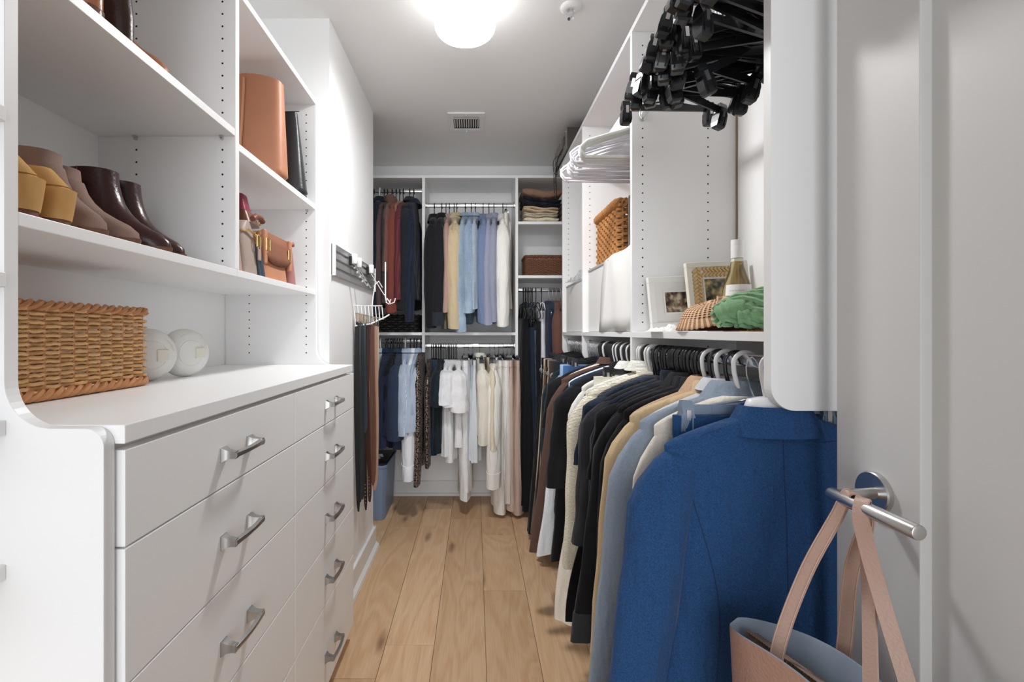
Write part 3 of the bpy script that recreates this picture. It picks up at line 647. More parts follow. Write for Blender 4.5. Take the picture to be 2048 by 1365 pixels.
# ------------------------------------------------------------------ clothes on the end-wall rods (edge-on to the camera)
def backg(xp, rodz, hk, name, cat, label, c, where, dz=0, rz=None, **k):
    X = px(xp, YR); rz = PI/2+(R.uniform(-.10, .10) if rz is None else rz); loc = (X, YR, rodz)
    if hk == 'clip': clip_hanger('black', loc, rz, f'black clip hanger {where}', f'clip hangers {where}')
    elif hk: hanger(hk, loc, rz, where, f'{hk} hangers {where}')
    if name in ('trousers', 'jeans'): return trousers(name, label, loc, rz, c, **k)
    if name in ('slip_dress', 'jumpsuit', 'gown', 'camisole'): return skirt(name, label, {'gown': 'dress', 'slip_dress': 'dress', 'camisole': 'top'}.get(name, 'jumpsuit'), loc, rz, c, straps=True, **k)
    if name == 'skirt': return skirt(name, label, 'skirt', loc, rz, c, **k)
    k.setdefault('out_r', -.026); k.setdefault('Ls_r', .64)
    k.setdefault('zn', -.092 if hk in ('velvet', None) else -.078)
    return garment(name, label, cat, loc, rz, c, **k)
W1 = 'on the high rod of the end-wall bay beside the belts'
J = dict(w=.2, T=.045, ry=.045)
for (xp, hk, nm, ct, lb, c, k) in [
 (748, 'velvet', 'coat', 'coat', 'black wool coat at the wall end of the knitwear rod', '14151a', dict(L=.70, Ls=.72, T=.03, ry=.035, collar='coat')),
 (760, 'white', 'jacket', 'jacket', 'blue-black jacket with raised collar on white hangers', '1e2833', dict(L=.70, Ls=.70, T=.03, ry=.036, collar='coat')),
 (769, 'velvet', 'cardigan', 'cardigan', 'long plum-grey ribbed cardigan next to the blue-black jacket', '5a484a', dict(L=.68, Ls=.66, T=.022, ry=.026, fab='rib', collar='crew')),
 (775, 'velvet', 'cardigan', 'cardigan', 'grey-brown cardigan beside the plum-grey ribbed one', '4a4143', dict(L=.69, Ls=.62, T=.022, ry=.026, fab='knit')),
 (785, 'velvet', 'hooded_sweater', 'sweater', 'rosewood knit with a bulky hood', '7b5a52', dict(L=.62, Ls=.42, T=.026, ry=.026, fab='knit', collar='hood')),
 (793, 'velvet', 'sweater', 'sweater', 'rust red crew sweater with plain sleeves', '83473e', dict(L=.66, Ls=.68, T=.040, ry=.045, fab='knit', cuff='rib', collar='crew')),
 (800, 'velvet', 'top', 'top', 'tan sleeveless top behind the rust red sweater', '9a7460', dict(L=.55, T=.018, sl=None, collar='crew')),
 (807, 'velvet', 'cardigan', 'cardigan', 'burgundy ribbed cardigan showing below the black sweater', '6e3840', dict(L=.70, Ls=.60, T=.030, ry=.028, fab='rib', c2='5a2a33')),
 (820, 'velvet', 'sweater', 'sweater', 'charcoal black sweater with ribbed cuffs and folded collar', '24282c', dict(L=.62, Ls=.66, T=.045, ry=.056, fab='knit', cuff='rib', collar='turtle')),
 (828, 'velvet', 'cardigan', 'cardigan', 'navy cable-ribbed cardigan beside the upright', '252b3f', dict(rz=0, L=.66, Ls=.74, T=.030, ry=.036, fab='rib', c2='1b2030', collar='coat'))]:
    backg(xp, 2.187, hk, nm, ct, lb, c, W1, **k)
W2 = 'on the high rod of the middle end-wall bay'
for (xp, hk, nm, ct, lb, c, k) in [
 (869, 'velvet', 'blazer', 'jacket', 'black blazer at the knitwear end of the jacket rod', '18191d', dict(rz=0, L=.70, Ls=.68, T=.036, ry=.042, collar='lapel')),
 (884, 'velvet', 'jacket', 'jacket', 'black zip jacket with a hooded neck', '1c1d22', dict(L=.68, Ls=.66, T=.036, ry=.046, collar='coat', cuff='shirt', cuffc='2a2f36')),
 (892, 'velvet', 'shirt', 'shirt', 'dark olive shirt tail below the trench coat', '6f6a5c', dict(L=.76, T=.018, sl=None)),
 (899, 'velvet', 'blazer', 'jacket', 'dusty pink blazer between black jacket and trench coat', 'a98d82', dict(L=.62, Ls=.58, T=.022, ry=.026, collar='lapel')),
 (908, 'velvet', 'trench_coat', 'coat', 'sand trench coat with buckled wide cuff', 'c2b091', dict(L=.68, Ls=.68, T=.034, ry=.056, rs=.06, cuff='shirt', collar='coat', out=.045)),
 (914, 'velvet', 'blazer', 'jacket', 'pale camel jacket close behind the trench coat', 'bba888', dict(L=.62, Ls=.5, T=.022, ry=.03, collar='shirt')),
 (931, 'velvet', 'shirt', 'shirt', 'pale washed denim shirt with rolled cuff', '8799ab', dict(L=.66, Ls=.70, T=.03, ry=.040, fab='denim', cuff='shirt', collar='shirt')),
 (943, 'velvet', 'denim_jacket', 'jacket', 'sky blue denim jacket with metal buttons', '8799ad', dict(L=.58, Ls=.58, T=.036, ry=.046, fab='denim', cuff='shirt', collar='shirt', buttons=1)),
 (951, 'velvet', 'shirt', 'shirt', 'light chambray shirt behind the denim jacket', '98a5b4', dict(L=.6, Ls=.56, T=.022, ry=.028, fab='denim', collar='shirt')),
 (966, 'velvet', 'blazer', 'jacket', 'periwinkle blue blazer with sleeve vent', '6f7f9e', dict(L=.64, Ls=.65, T=.036, ry=.048, collar='lapel')),
 (978, 'velvet', 'blazer', 'jacket', 'lilac grey blazer next to the periwinkle one', '9496ab', dict(L=.66, Ls=.66, T=.028, ry=.034, collar='lapel')),
 (988, 'velvet', 'jacket', 'jacket', 'steel grey jacket between lilac blazer and white blazer', '8d93a6', dict(L=.64, Ls=.64, T=.026, ry=.032, collar='stand')),
 (1006, 'velvet', 'blazer', 'jacket', 'crisp white blazer with narrow sleeve', 'e6e4df', dict(L=.66, Ls=.67, T=.036, ry=.048, collar='lapel')),
 (1013, 'clip', 'trousers', 'trousers', 'ivory trousers clipped at the upright end of the jacket rod', 'ded8ce', dict(L=.62, T=.02, Th=.03))]:
    backg(xp, 2.088, hk, nm, ct, lb, c, W2, **k)
W3 = 'on the low rod of the end-wall bay above the bin'
for (xp, hk, nm, ct, lb, c, k) in [
 (752, 'white', 'shirt', 'shirt', 'black shirt behind the hanging belts', '17181c', dict(L=.58, Ls=.5, T=.022, ry=.026, collar='shirt')),
 (762, 'white', 'shirt', 'shirt', 'pale aqua shirt behind the hanging belts', 'b0c0cc', dict(L=.60, Ls=.54, T=.024, ry=.028, collar='shirt')),
 (772, 'black', 'shirt', 'shirt', 'navy long shirt next to the pale aqua shirt', '28324a', dict(L=.60, Ls=.52, T=.03, ry=.034, collar='shirt')),
 (782, 'black', 'shirt', 'shirt', 'dark navy shirt with long sleeves in the navy run', '222b40', dict(L=.60, Ls=.44, T=.03, ry=.036, collar='stand')),
 (790, 'black', 'tunic', 'top', 'black tunic with dangling hem above the bin', '161a20', dict(L=.59, Ls=.4, T=.038, ry=.026, wh=.20, hemw=.02)),
 (800, 'black', 'shirt', 'shirt', 'slate navy shirt with sleeves rolled up wide', '323c52', dict(L=.62, Ls=.70, sl='three', T=.032, ry=.046, cuff='turn', collar='shirt')),
 (811, 'white', 'shirt', 'shirt', 'fine striped white and blue shirt', 'd5deea', dict(L=.64, Ls=.66, sl='three', T=.028, ry=.042, fab='stripe', c2='9fb4d2', collar='shirt')),
 (821, 'black', 'shirt', 'shirt', 'baby blue poplin shirt with rolled sleeve', 'b3c0d4', dict(L=.74, Ls=.62, sl='three', T=.03, ry=.05, cuff='turn', collar='shirt')),
 (829, 'black', 'shirt', 'shirt', 'white poplin shirt with buttoned long cuff', 'e8ecf2', dict(L=.70, Ls=.72, T=.03, ry=.050, cuff='shirt', collar='shirt', out=.04)),
 (834, 'black', 'shirt', 'shirt', 'powder blue shirt close to the upright', 'a3b3c6', dict(rz=0, L=.60, Ls=.3, T=.016, ry=.016, collar='shirt')),
 (842, 'black', 'sequin_dress', 'dress', 'bronze sequin top with long sleeves', '4a3a33', dict(rz=0, L=.74, Ls=.76, T=.022, ry=.026, fab='sequin', c2='a08d80'))]:
    backg(xp, 1.153, hk, nm, ct, lb, c, W3, **k)
for xp in (777, 786, 795, 805): hanger('black', (px(xp, YR), YR, 1.153), PI/2+R.uniform(-.1, .1), W3, f'black hangers {W3}')
W4 = 'on the low rod of the middle end-wall bay'
for i in range(16): hanger('velvet', (px(864+i*3.3, YR), YR, 1.122), PI/2+R.uniform(-.12, .12), W4, f'velvet hangers {W4}')
for (xp, hk, nm, ct, lb, c, k) in [
 (861, None, 'dress', 'dress', 'dark brown glitter top beside the bronze sequins', '54443c', dict(L=.62, Ls=.6, T=.02, ry=.022, fab='sequin', c2='8a7a70')),
 (868, None, 'jeans', 'trousers', 'dark indigo denim with plum turn-up hem', '22314a', dict(L=.62, T=.02, Th=.024, fab='denim', w=.15)),
 (874, None, 'top', 'top', 'black-green tee in the dark run of tops', '1b2a30', dict(L=.60, sl='short', Ls=.62, T=.026, ry=.034)),
 (882, None, 'top', 'top', 'black jersey tee with open sleeves', '1a2026', dict(L=.60, sl='short', Ls=.62, T=.024, ry=.034)),
 (888, None, 'camisole', 'top', 'charcoal camisole between black tee and white tees', '2d3136', dict(L=.46, w=.15, wh=.17, T=.02, Th=.03, zw=-.17)),
 (896, None, 'tee', 'top', 'white ribbed tee next to the dark tops', 'e3e5e8', dict(L=.62, sl='short', Ls=.58, T=.024, ry=.04)),
 (905, None, 'tee', 'top', 'white cotton tee in the middle of the white run', 'e6e7e9', dict(L=.66, sl='short', Ls=.62, T=.024, ry=.045)),
 (915, None, 'tee', 'top', 'loose white tee with a wide short sleeve', 'e9e9ea', dict(L=.56, sl='short', Ls=.72, T=.028, ry=.052)),
 (928, 'clip', 'trousers', 'trousers', 'white wide trousers hanging near the floor', 'e8e8e8', dict(L=.92, T=.02, Th=.034, w=.16)),
 (937, 'clip', 'trousers', 'trousers', 'bright white cropped trousers', 'e4e5e8', dict(L=.86, T=.016, Th=.024, w=.16)),
 (945, 'clip', 'skirt', 'skirt', 'pale grey linen skirt behind the white trousers', 'd4d9de', dict(L=.66, w=.15, wh=.18, T=.018, Th=.035)),
 (959, 'clip', 'blouse', 'blouse', 'ecru linen shirt hanging apart between white groups', 'e2ddd0', dict(L=.5, Ls=.47, T=.038, ry=.046, collar='shirt')),
 (979, 'clip', 'blouse', 'blouse', 'butter yellow blouse beside the white long shirt', 'ddd2bc', dict(L=.52, Ls=.5, T=.024, ry=.026)),
 (990, 'clip', 'shirt', 'shirt', 'long white linen shirt with cuffed sleeve', 'e8e5df', dict(L=.72, Ls=.74, T=.03, ry=.052, cuff='shirt', out=.03)),
 (997, 'clip', 'trousers', 'trousers', 'wide white flared trousers touching low over the floor', 'e7e3dc', dict(L=1.0, T=.02, Th=.045, w=.16, hem=.12)),
 (1006, 'clip', 'trousers', 'trousers', 'snow white trousers between flared and blush pairs', 'ebe9e6', dict(L=.92, T=.02, Th=.028, w=.16)),
 (1014, 'clip', 'skirt', 'skirt', 'oyster pleated skirt close to the blush trousers', 'd8cfc8', dict(L=.93, w=.16, wh=.17, T=.016, Th=.05, m=13)),
 (1022, 'clip', 'trousers', 'trousers', 'blush beige trousers beside the dark jumpsuits', 'c9b3a6', dict(L=.98, T=.018, Th=.036, w=.165, hem=.11)),
 (1030, 'clip', 'trousers', 'trousers', 'rose taupe trousers at the end of the pale row', 'c2aa9d', dict(L=1.0, T=.018, Th=.045, w=.165, hem=.12))]:
    backg(xp, 1.122, hk, nm, ct, lb, c, W4, **k)
W5 = 'on the corner rod under the wicker basket shelf'
for (xp, hk, nm, ct, lb, c, k) in [
 (1046, 'velvet', 'jumpsuit', 'jumpsuit', 'black strappy jumpsuit beside the white blazer', '121316', dict(L=1.22, w=.15, wh=.17, T=.03, Th=.06, zw=-.2, m=7)),
 (1050, 'velvet', 'jumpsuit', 'jumpsuit', 'black halter jumpsuit with thin looped straps', '15171b', dict(L=1.20, w=.16, wh=.18, T=.035, Th=.05, zw=-.26, m=6)),
 (1057, 'velvet', 'slip_dress', 'dress', 'ink blue draped long dress among black jumpsuits', '1c2a3a', dict(L=1.05, w=.16, wh=.17, T=.035, Th=.045, zw=-.26, m=8)),
 (1064, 'velvet', 'slip_dress', 'dress', 'midnight satin long dress beside the pale gown', '172230', dict(L=1.10, w=.16, wh=.17, T=.032, Th=.045, zw=-.28, m=7, fab='satin')),
 (1071, 'velvet', 'slip_dress', 'dress', 'soft black long dress touching the pale gown', '1b1c1f', dict(L=1.12, w=.15, wh=.17, T=.026, Th=.04, zw=-.22, m=6)),
 (1083, 'velvet', 'gown', 'dress', 'pale lilac satin gown fading to peach', 'd6d3de', dict(L=1.15, w=.14, wh=.16, T=.030, Th=.05, zw=-.15, m=5, fab='satin')),
 (1097, 'wire', 'dress', 'dress', 'navy pleated dress with a wrapped waist', '2a3044', dict(L=.98, Ls=.4, w=.17, T=.045, ry=.02, sl=None, fab='pleat', m=12, amp=.01)),
 (1104, 'wire', 'top', 'top', 'petrol blue satin top with a pinned bow', '27425a', dict(L=.55, T=.03, sl=None, fab='satin', w=.15)),
 (1112, 'wire', 'coat', 'coat', 'chestnut brown draped coat', '6a4a42', dict(L=.98, Ls=.62, T=.036, ry=.045, out=.03)),
 (1121, 'wire', 'coat', 'coat', 'cinnamon brown long coat next to the corner upright', '7a574b', dict(L=1.0, Ls=.66, T=.034, ry=.04, out=.02))]:
    backg(xp, 1.507, hk, nm, ct, lb, c, W5, **k)
for i in range(6): hanger('velvet', (px(1047+i*3.5, YR), YR, 1.507), PI/2+R.uniform(-.1, .1), W5, f'velvet hangers {W5}')

# ------------------------------------------------------------------ wicker
def wicker(t, hx, hy, h, rows, nst, r, m, m2=None, amp=.0035, rc=.02, rim=True, foot=True, taper=1.0, flat=1.0):
    b = MB(); P = nst*4
    for i in range(rows):
        z = h*(i+.7)/(rows+.6); k = lerp(taper, 1, z/h); pts = []
        for j, (x, y, nx, ny) in enumerate(rrect(hx*k, hy*k, rc, P)):
            o = amp*math.sin(PI*j/4+PI*(i % 2))+R.uniform(-.0005, .0005); pts.append((x+nx*o, y+ny*o, z+R.uniform(-.001, .001)*flat))
        b.tube(pts, r*.8, 5, closed=True, ry=r*1.05*flat)
    b.build('weave', m, t, True, kind='stuff')
    st = MB()
    for j, (x, y, nx, ny) in enumerate(rrect(hx, hy, rc, nst)):
        st.tube([(x*taper, y*taper, .004), (x, y, h)], r*.85, 5)
    st.build('stakes', m2 or m, t, True, kind='stuff')
    def braid(z, rr, name, scale=1):
        q = MB(); n = nst*4
        for s in range(3):
            pts = []
            for j, (x, y, nx, ny) in enumerate(rrect(hx*scale, hy*scale, rc, n)):
                a = 2*PI*j/8+s*2*PI/3; pts.append((x+nx*rr*math.cos(a), y+ny*rr*math.cos(a), z+rr*math.sin(a)))
            q.tube(pts, rr*.85, 5, closed=True)
        q.build(name, m2 or m, t, True, kind='stuff')
    if rim: braid(h, r*1.9, 'rim')
    if foot: braid(r*2.6, r*2.0, 'foot_braid', taper)
    MB().loft([[(x*taper, y*taper, z) for x, y, _, _ in rrect(hx-.004, hy-.004, rc, 24)] for z in (.004, .008)]).build('bottom', m, t)
M_WICK = mat('willow', 'dcb078', .5, var=.32, vscale=38, bump=.3, bscale=160)
M_WICK2 = mat('willow_rim', 'c48a5c', .55, var=.3, vscale=30)
bk = thing('wicker_basket', 'large golden wicker basket on the white worktop', 'basket', (-.872, .900, 1.0932), 0)
wicker(bk, .090, .214, .170, 21, 38, .0033, M_WICK, M_WICK2, amp=.0048)

# ------------------------------------------------------------------ white round detectors leaning behind the basket
M_DET = mat('detector_plastic', (.78, .78, .76), .4)
M_DET2 = mat('aged_plastic', (.76, .74, .66), .45)
for (loc, rz, lb) in (((-.838, 1.196, 1.089), -.62, 'white round smoke detector half hidden by the wicker basket'), ((-.818, 1.322, 1.089), -.42, 'white round smoke detector standing on edge, fully in view')):
    d = thing('smoke_detector', lb, 'detector', loc, rz); r = .068
    M4 = Matrix.Translation((0, 0, r)) @ Matrix.Rotation(PI/2, 4, 'Y')
    MB().lathe([(.05, -.022), (r*.96, -.02), (r, -.014), (r, -.006), (r*.95, .006), (r*.8, .016), (r*.55, .020), (r*.53, .0192), (r*.51, .021), (.002, .024)], 44, M4).build('housing', M_DET, d, True, ang=.6)
    MB().box(.019, .0265, .010, .038, r-.018, r+.014).build('test_button', M_DET2, d, bevel=.003)
    for a0 in (100, 170, 230, 300):
        g = MB()
        pts = [M4 @ Vector((r*.78*math.cos(math.radians(a0+k*6)), r*.78*math.sin(math.radians(a0+k*6)), .0168)) for k in range(8)]
        g.tube([tuple(p) for p in pts], .0012, 5).build('embossed_mark', M_DET2, d, True)

# ------------------------------------------------------------------ shoes
def leather(name, c, rough=.35, var=.25): return mat(name, c, rough, var=var, vscale=14, bump=.15, bscale=180)
M_TAUPE = mat('taupe_suede', '8d7469', .95, var=.12, vscale=30, bump=.2, bscale=400)
M_BROWN = leather('espresso_leather', '3a1e1c', .28)
M_MUST = mat('mustard_suede', 'c99c62', .95, var=.12, vscale=25, bump=.2, bscale=400)
M_TAN = leather('tan_leather', 'a86a48', .32)
M_DKB = leather('dark_brown_leather', '30190f', .35)
M_SOLE = mat('brown_sole', '6d4a38', .7)
def shoe_ring(x0, x1, wd, z, n=26, tip=1.0, heelw=.8):
    out = []; xc, hl = (x0+x1)/2, (x1-x0)/2
    for j in range(n):
        a = 2*PI*j/n; c, s = math.cos(a), math.sin(a)
        wk = wd*(heelw+(1-heelw)*sm((c+1)/2*1.4)) if c < .4 else wd
        out.append((xc+hl*c, wk*math.copysign(abs(s)**(.85 if c < 0 else .85*tip), s), z))
    return out
def boot(name, label, loc, rz, m, h=.16, L=.25, heel=.02, shaft=.105, sole=M_SOLE, group=None, tall=False, zip_=True, tip=1.25):
    t = thing(name, label, 'shoe', loc, rz, group)
    # local: heel x=0, toe x=L
    MB().loft([shoe_ring(-.002, L+.002, .040, heel*.0+.002, tip=tip), shoe_ring(-.003, L+.003, .042, .010, tip=tip)]).build('sole', sole, t, True, ang=.7)
    MB().loft([shoe_ring(0, .062, .034, 0), shoe_ring(-.002, .066, .036, heel+.004)]).build('heel', sole, t, True, ang=.7)
    z = [.010, .022, .036, .050, .064, .080, .098, .118, h*.85 if h > .14 else .128, h]
    tz = [shaft+(L-shaft)*k for k in (1, .98, .84, .60, .40, .25, .14, .07, .02, 0)]
    wz = [.040, .043, .042, .041, .040, .039, .038, .0375, .0375, .038]
    rg = []
    for a, x1, wd in zip(z, tz, wz):
        if a > h: continue
        rg.append(shoe_ring(-.002+.006*sm((a-.06)/.06), x1, wd, a, tip=tip if a < .04 else 1))
    up = MB().loft(rg, True, False)
    top = rg[-1]; c = Vector((sum(p[0] for p in top)/len(top), 0, 0))
    inn = [[tuple(Vector((c.x, 0, p[2]))+(Vector(p)-Vector((c.x, 0, p[2])))*.93) for p in top], [tuple(Vector((c.x, 0, p[2]-.05))+(Vector(p)-Vector((c.x, 0, p[2])))*.9) for p in top]]
    up.loft([top]+inn, False, True)
    t.scale = (1, .88, 1)
    u = up.build('upper', m, t, True, ang=1.2)
    if zip_: MB().tube([(p[0]*.55+.02, p[1]-.0006, p[2]) for p in [min(r, key=lambda q: q[1]) for r in rg[4:]]], .0010, 5).build('seam', mat('stitch', '8a5a40', .8), u)
    return t
SH = ZB_+.019
def place(xs, ys, toe): # shaft centre (x,y) and direction to the toe
    a = math.atan2(toe[1]-ys, toe[0]-xs); return (xs-.052*math.cos(a), ys-.052*math.sin(a), SH), a
for (xs, ys, toe, m, h, nm, lb, L) in [
  (-.765, .793, (-.63, .791), M_TAUPE, .142, 'ankle_boot', 'taupe suede ankle boot touching the mustard clogs', .19),
  (-.80, .873, (-.63, .869), M_TAUPE, .142, 'ankle_boot', 'taupe suede ankle boot whose toe reaches the shelf edge', .225),
  (-.788, .952, (-.635, .957), M_BROWN, .165, 'ankle_boot', 'espresso leather ankle boot beside taupe suede boots', .215),
  (-.80, 1.032, (-.655, 1.039), M_BROWN, .165, 'ankle_boot', 'espresso leather ankle boot on the divider side', .205)]:
    loc, a = place(xs, ys, toe); boot(nm, lb, loc, a, m, h=h, L=L, group=None)
def clog(label, loc, rz):
    t = thing('clog', label, 'shoe', loc, rz); t.scale = (1, .80, 1)       # heel faces the aisle
    MB().loft([shoe_ring(0, .052, .027, z, tip=1.15, heelw=.95) for z in (0, .010)]).build('sole', M_SOLE, t, True, ang=.7)
    MB().loft([shoe_ring(-.001*k, .054+.004*k, .028+.0015*k, z, tip=1.15, heelw=.95) for k, z in ((0, .010), (1, .03), (2, .056))]).build('heel', M_MUST, t, True, ang=.7)
    rg = []
    for i in range(9):
        q = i/8; z = .056+.035*q; rg.append([(x-.18*sm(q)*.0-.02*q, y, zz+.03*sm(-(x-.03)/.15)) for x, y, zz in shoe_ring(-.16, .058-.012*q, .034-.006*q*q, z, tip=.9)])
    MB().loft(rg).build('upper', M_MUST, t, True, ang=1.2)
    MB().tube([(x*1.0, y*1.03, z) for x, y, z in rg[1]], .0012, 5, closed=True).build('seam', mat('must_seam', '9a6a34', .9), t)
clog('mustard suede clog against the side panel', (-.682, .666, SH), 0)
clog('mustard suede clog beside the taupe boots', (-.686, .724, SH), 0)
SHA = ZA+.019
for (x, y, a, m, h, lb) in [(-.640, .795, 3.16, M_TAN, .2, 'shiny tan leather boot on the highest shelf in view'), (-.648, .878, 3.16, M_DKB, .27, 'dark brown leather boot standing behind the shiny tan boot'), (-.835, .962, .0, M_TAN, .13, 'tan leather shoe on the highest shelf, only its toe visible')]:
    boot('boot', lb, (x, y, SHA), a, m, h=h, L=.20, tip=.9, zip_=False)

# ------------------------------------------------------------------ handbags
M_COG = leather('cognac_leather', 'b27a5c', .5, .1)
M_BLKL = leather('black_leather', '2d2e30', .38, .2)
SC = ZCc+.019
def slab_bag(name, label, loc, rz, m, wx, t0, t1, h, topwave=.0, group=None, cat='handbag', pinch=.5, tap=.93):
    t = thing(name, label, cat, loc, rz, group); rings = []
    for i in range(14):
        q = i/13; k = lerp(1, pinch, q); rg = []
        for (x, y, _) in sup(wx*lerp(1, tap, q), lerp(t0, t1, sm(q)), 44, .55): rg.append((x, y, h*q+topwave*q*q*math.sin(x/wx*2.6+.8)))
        rings.append(rg)
    rings[0] = [(x*.95, y*.85, z) for x, y, z in rings[0]]; rings.insert(1, [(x/.95, y/.85, .012) for x, y, z in rings[0]])
    MB().loft(rings).build('body', m, t, True, ang=1.0)
    return t, rings
t, rg = slab_bag('tote_bag', 'large cognac leather tote stored upright on the middle shelf', (-.785, 1.52, SC), -.05, M_COG, .172, .050, .036, .312, .016)
seam_x = .048
MB().tube([(seam_x+.006*q, -lerp(.0515, .0365, sm(q))-.002, .012+.30*q) for q in [i/12 for i in range(13)]], .0042, 6).build('piping', leather('cognac_piping', 'd09a78', .45, .1), t, True)
MB().tube([(x, -.0395, .283) for x in (-.165, -.1, -.05, .04)], .0012, 5).build('stitching', mat('cognac_stitch', 'd39468', .8), t)
t, _ = slab_bag('tote_bag', 'black leather bag with slanting side behind the cognac tote', (-.785, 1.70, SC), -.03, M_BLKL, .172, .045, .020, .30, 0, tap=.80)
MB().tube([(x, -.023, .296) for x in (-.14, 0, .155)], .0016, 5).build('edge_binding', M_BLKP, t)
for ob in t.children: pass
# small bags on the lower shelf
M_BLUSH = leather('blush_leather', 'b89a8c', .5, .08); M_GREIGE = leather('greige_leather', 'a8968c', .5, .08)
M_SUEDE = mat('brown_suede', '8a5a44', .95, var=.2, vscale=18, bump=.2, bscale=300); M_PEACH = leather('peach_leather', 'c08563', .45, .1)
M_PINK = leather('pink_leather', 'a8706c', .45, .1); M_WINE = leather('wine_leather', '8a2740', .4, .15); M_NAVYL = leather('navy_leather', '3b4654', .4, .2)
def purse(name, label, loc, rz, m, hy, th, h, flap=None, p=.6, top=.85, round_=False):
    t = thing(name, label, 'handbag', loc, rz); rings = []
    for i in range(13):
        q = i/12; k = math.sqrt(max(.05, 1-(max(0, q-.45)/.56)**2.2)) if round_ else lerp(1, top, q)
        rings.append([(y, x, h*q) for x, y, _ in sup(hy*k, th*lerp(1, .6, q), 36, p)])
    MB().loft(rings).build('body', m, t, True, ang=1.0)
    if flap:
        pts = []
        f = MB(); r2 = [[(th*k*1.06+.003, y*hy*.96, h*z) for y in [i/8-1 for i in range(17)]] for z, k in ((1.0, .62), (.8, .74), (.55, .87), (.34, .95))]
        r2[-1] = [(x, y, z+.03*(abs(y)/hy)**3) for x, y, z in r2[-1]]
        f.loft(r2, False, False, closed=False); o = f.build('flap', flap, t, True, ang=1.2)
        sdm = o.modifiers.new('thick', 'SOLIDIFY'); sdm.thickness = .004
    return t
def clasp(t, loc, name='clasp', s=1.0):
    b = MB().tube([(0, -.010*s, -.014*s), (0, .010*s, -.014*s), (0, .010*s, .014*s), (0, -.010*s, .014*s)], .0022*s, 6, closed=True).box(-.003, .003, -.002*s, .002*s, -.02*s, .02*s)
    link(name, b.mesh(name, M_GOLD, True), t, loc=loc)
p = purse('saddle_bag', 'peach leather saddle bag with brown suede flap', (-.672, 1.516, SH), .0, M_PEACH, .098, .034, .148, M_SUEDE)
clasp(p, (.036, -.085, .105), s=1.25); clasp(p, (.034, .088, .10), s=1.1)
for s in (-1, 1): MB().box(.024, .0365, s*.095-.011, s*.095+.011, .045, .15).build('side_tab', M_PEACH, p, bevel=.004)
MB().tube([(0, -.095, .14), (.004, -.05, .156), (-.004, .04, .158), (0, .095, .14)], .004, 6).build('strap', M_GOLD, p, True)
p = purse('clutch_bag', 'thin dusty pink clutch standing against the saddle bag', (-.680, 1.652, SH), .0, M_PINK, .022, .042, .150, p=.5, top=1)
MB().tube([(.03, -.012, .145), (.034, 0, .15), (.03, .012, .145)], .006, 8).build('rolled_edge', M_PINK, p, True)
p = purse('round_bag', 'greige rounded handbag with gold padlock charm', (-.672, 1.331, SH), .0, M_GREIGE, .045, .040, .155, round_=True)
clasp(p, (.043, .024, .10), 'padlock_charm', 1.1)
MB().box(.041, .046, .020, .036, .045, .085).build('leather_tag', M_BLUSH, p, bevel=.004)
MB().tube([(.02, -.036, .12), (.034, -.016, .125), (.038, .012, .118), (.034, .036, .115)], .0034, 6).build('chain', M_GOLD, p, True)
purse('half_moon_bag', 'blush half-moon handbag tight against the divider', (-.668, 1.255, SH), .0, M_BLUSH, .026, .036, .13, round_=True)
purse('pouch', 'navy leather pouch squeezed between greige bag and saddle bag', (-.668, 1.394, SH), .0, M_NAVYL, .013, .040, .10, round_=True)
p = purse('clutch_bag', 'chestnut brown clutch lying over the small handbags', (-.712, 1.44, SH+.168), .15, leather('chestnut_leather', '6a4030', .35), .055, .035, .036, p=.5); clasp(p, (.036, .03, .02), s=.8)
purse('wallet', 'wine red wallet perched on top of the small bags', (-.722, 1.425, SH+.206), .1, M_WINE, .03, .03, .05, p=.5)
bow = thing('scarf_roll', 'small rolled brown leather strap behind the greige bag', 'strap', (-.650, 1.392, SH+.158), .0)
MB().tube([(0, -.03, .01), (0, -.01, .022), (0, .02, .024), (0, .035, .015)], .009, 8).build('roll', leather('strap_leather', '7a4a3a', .4), bow, True)

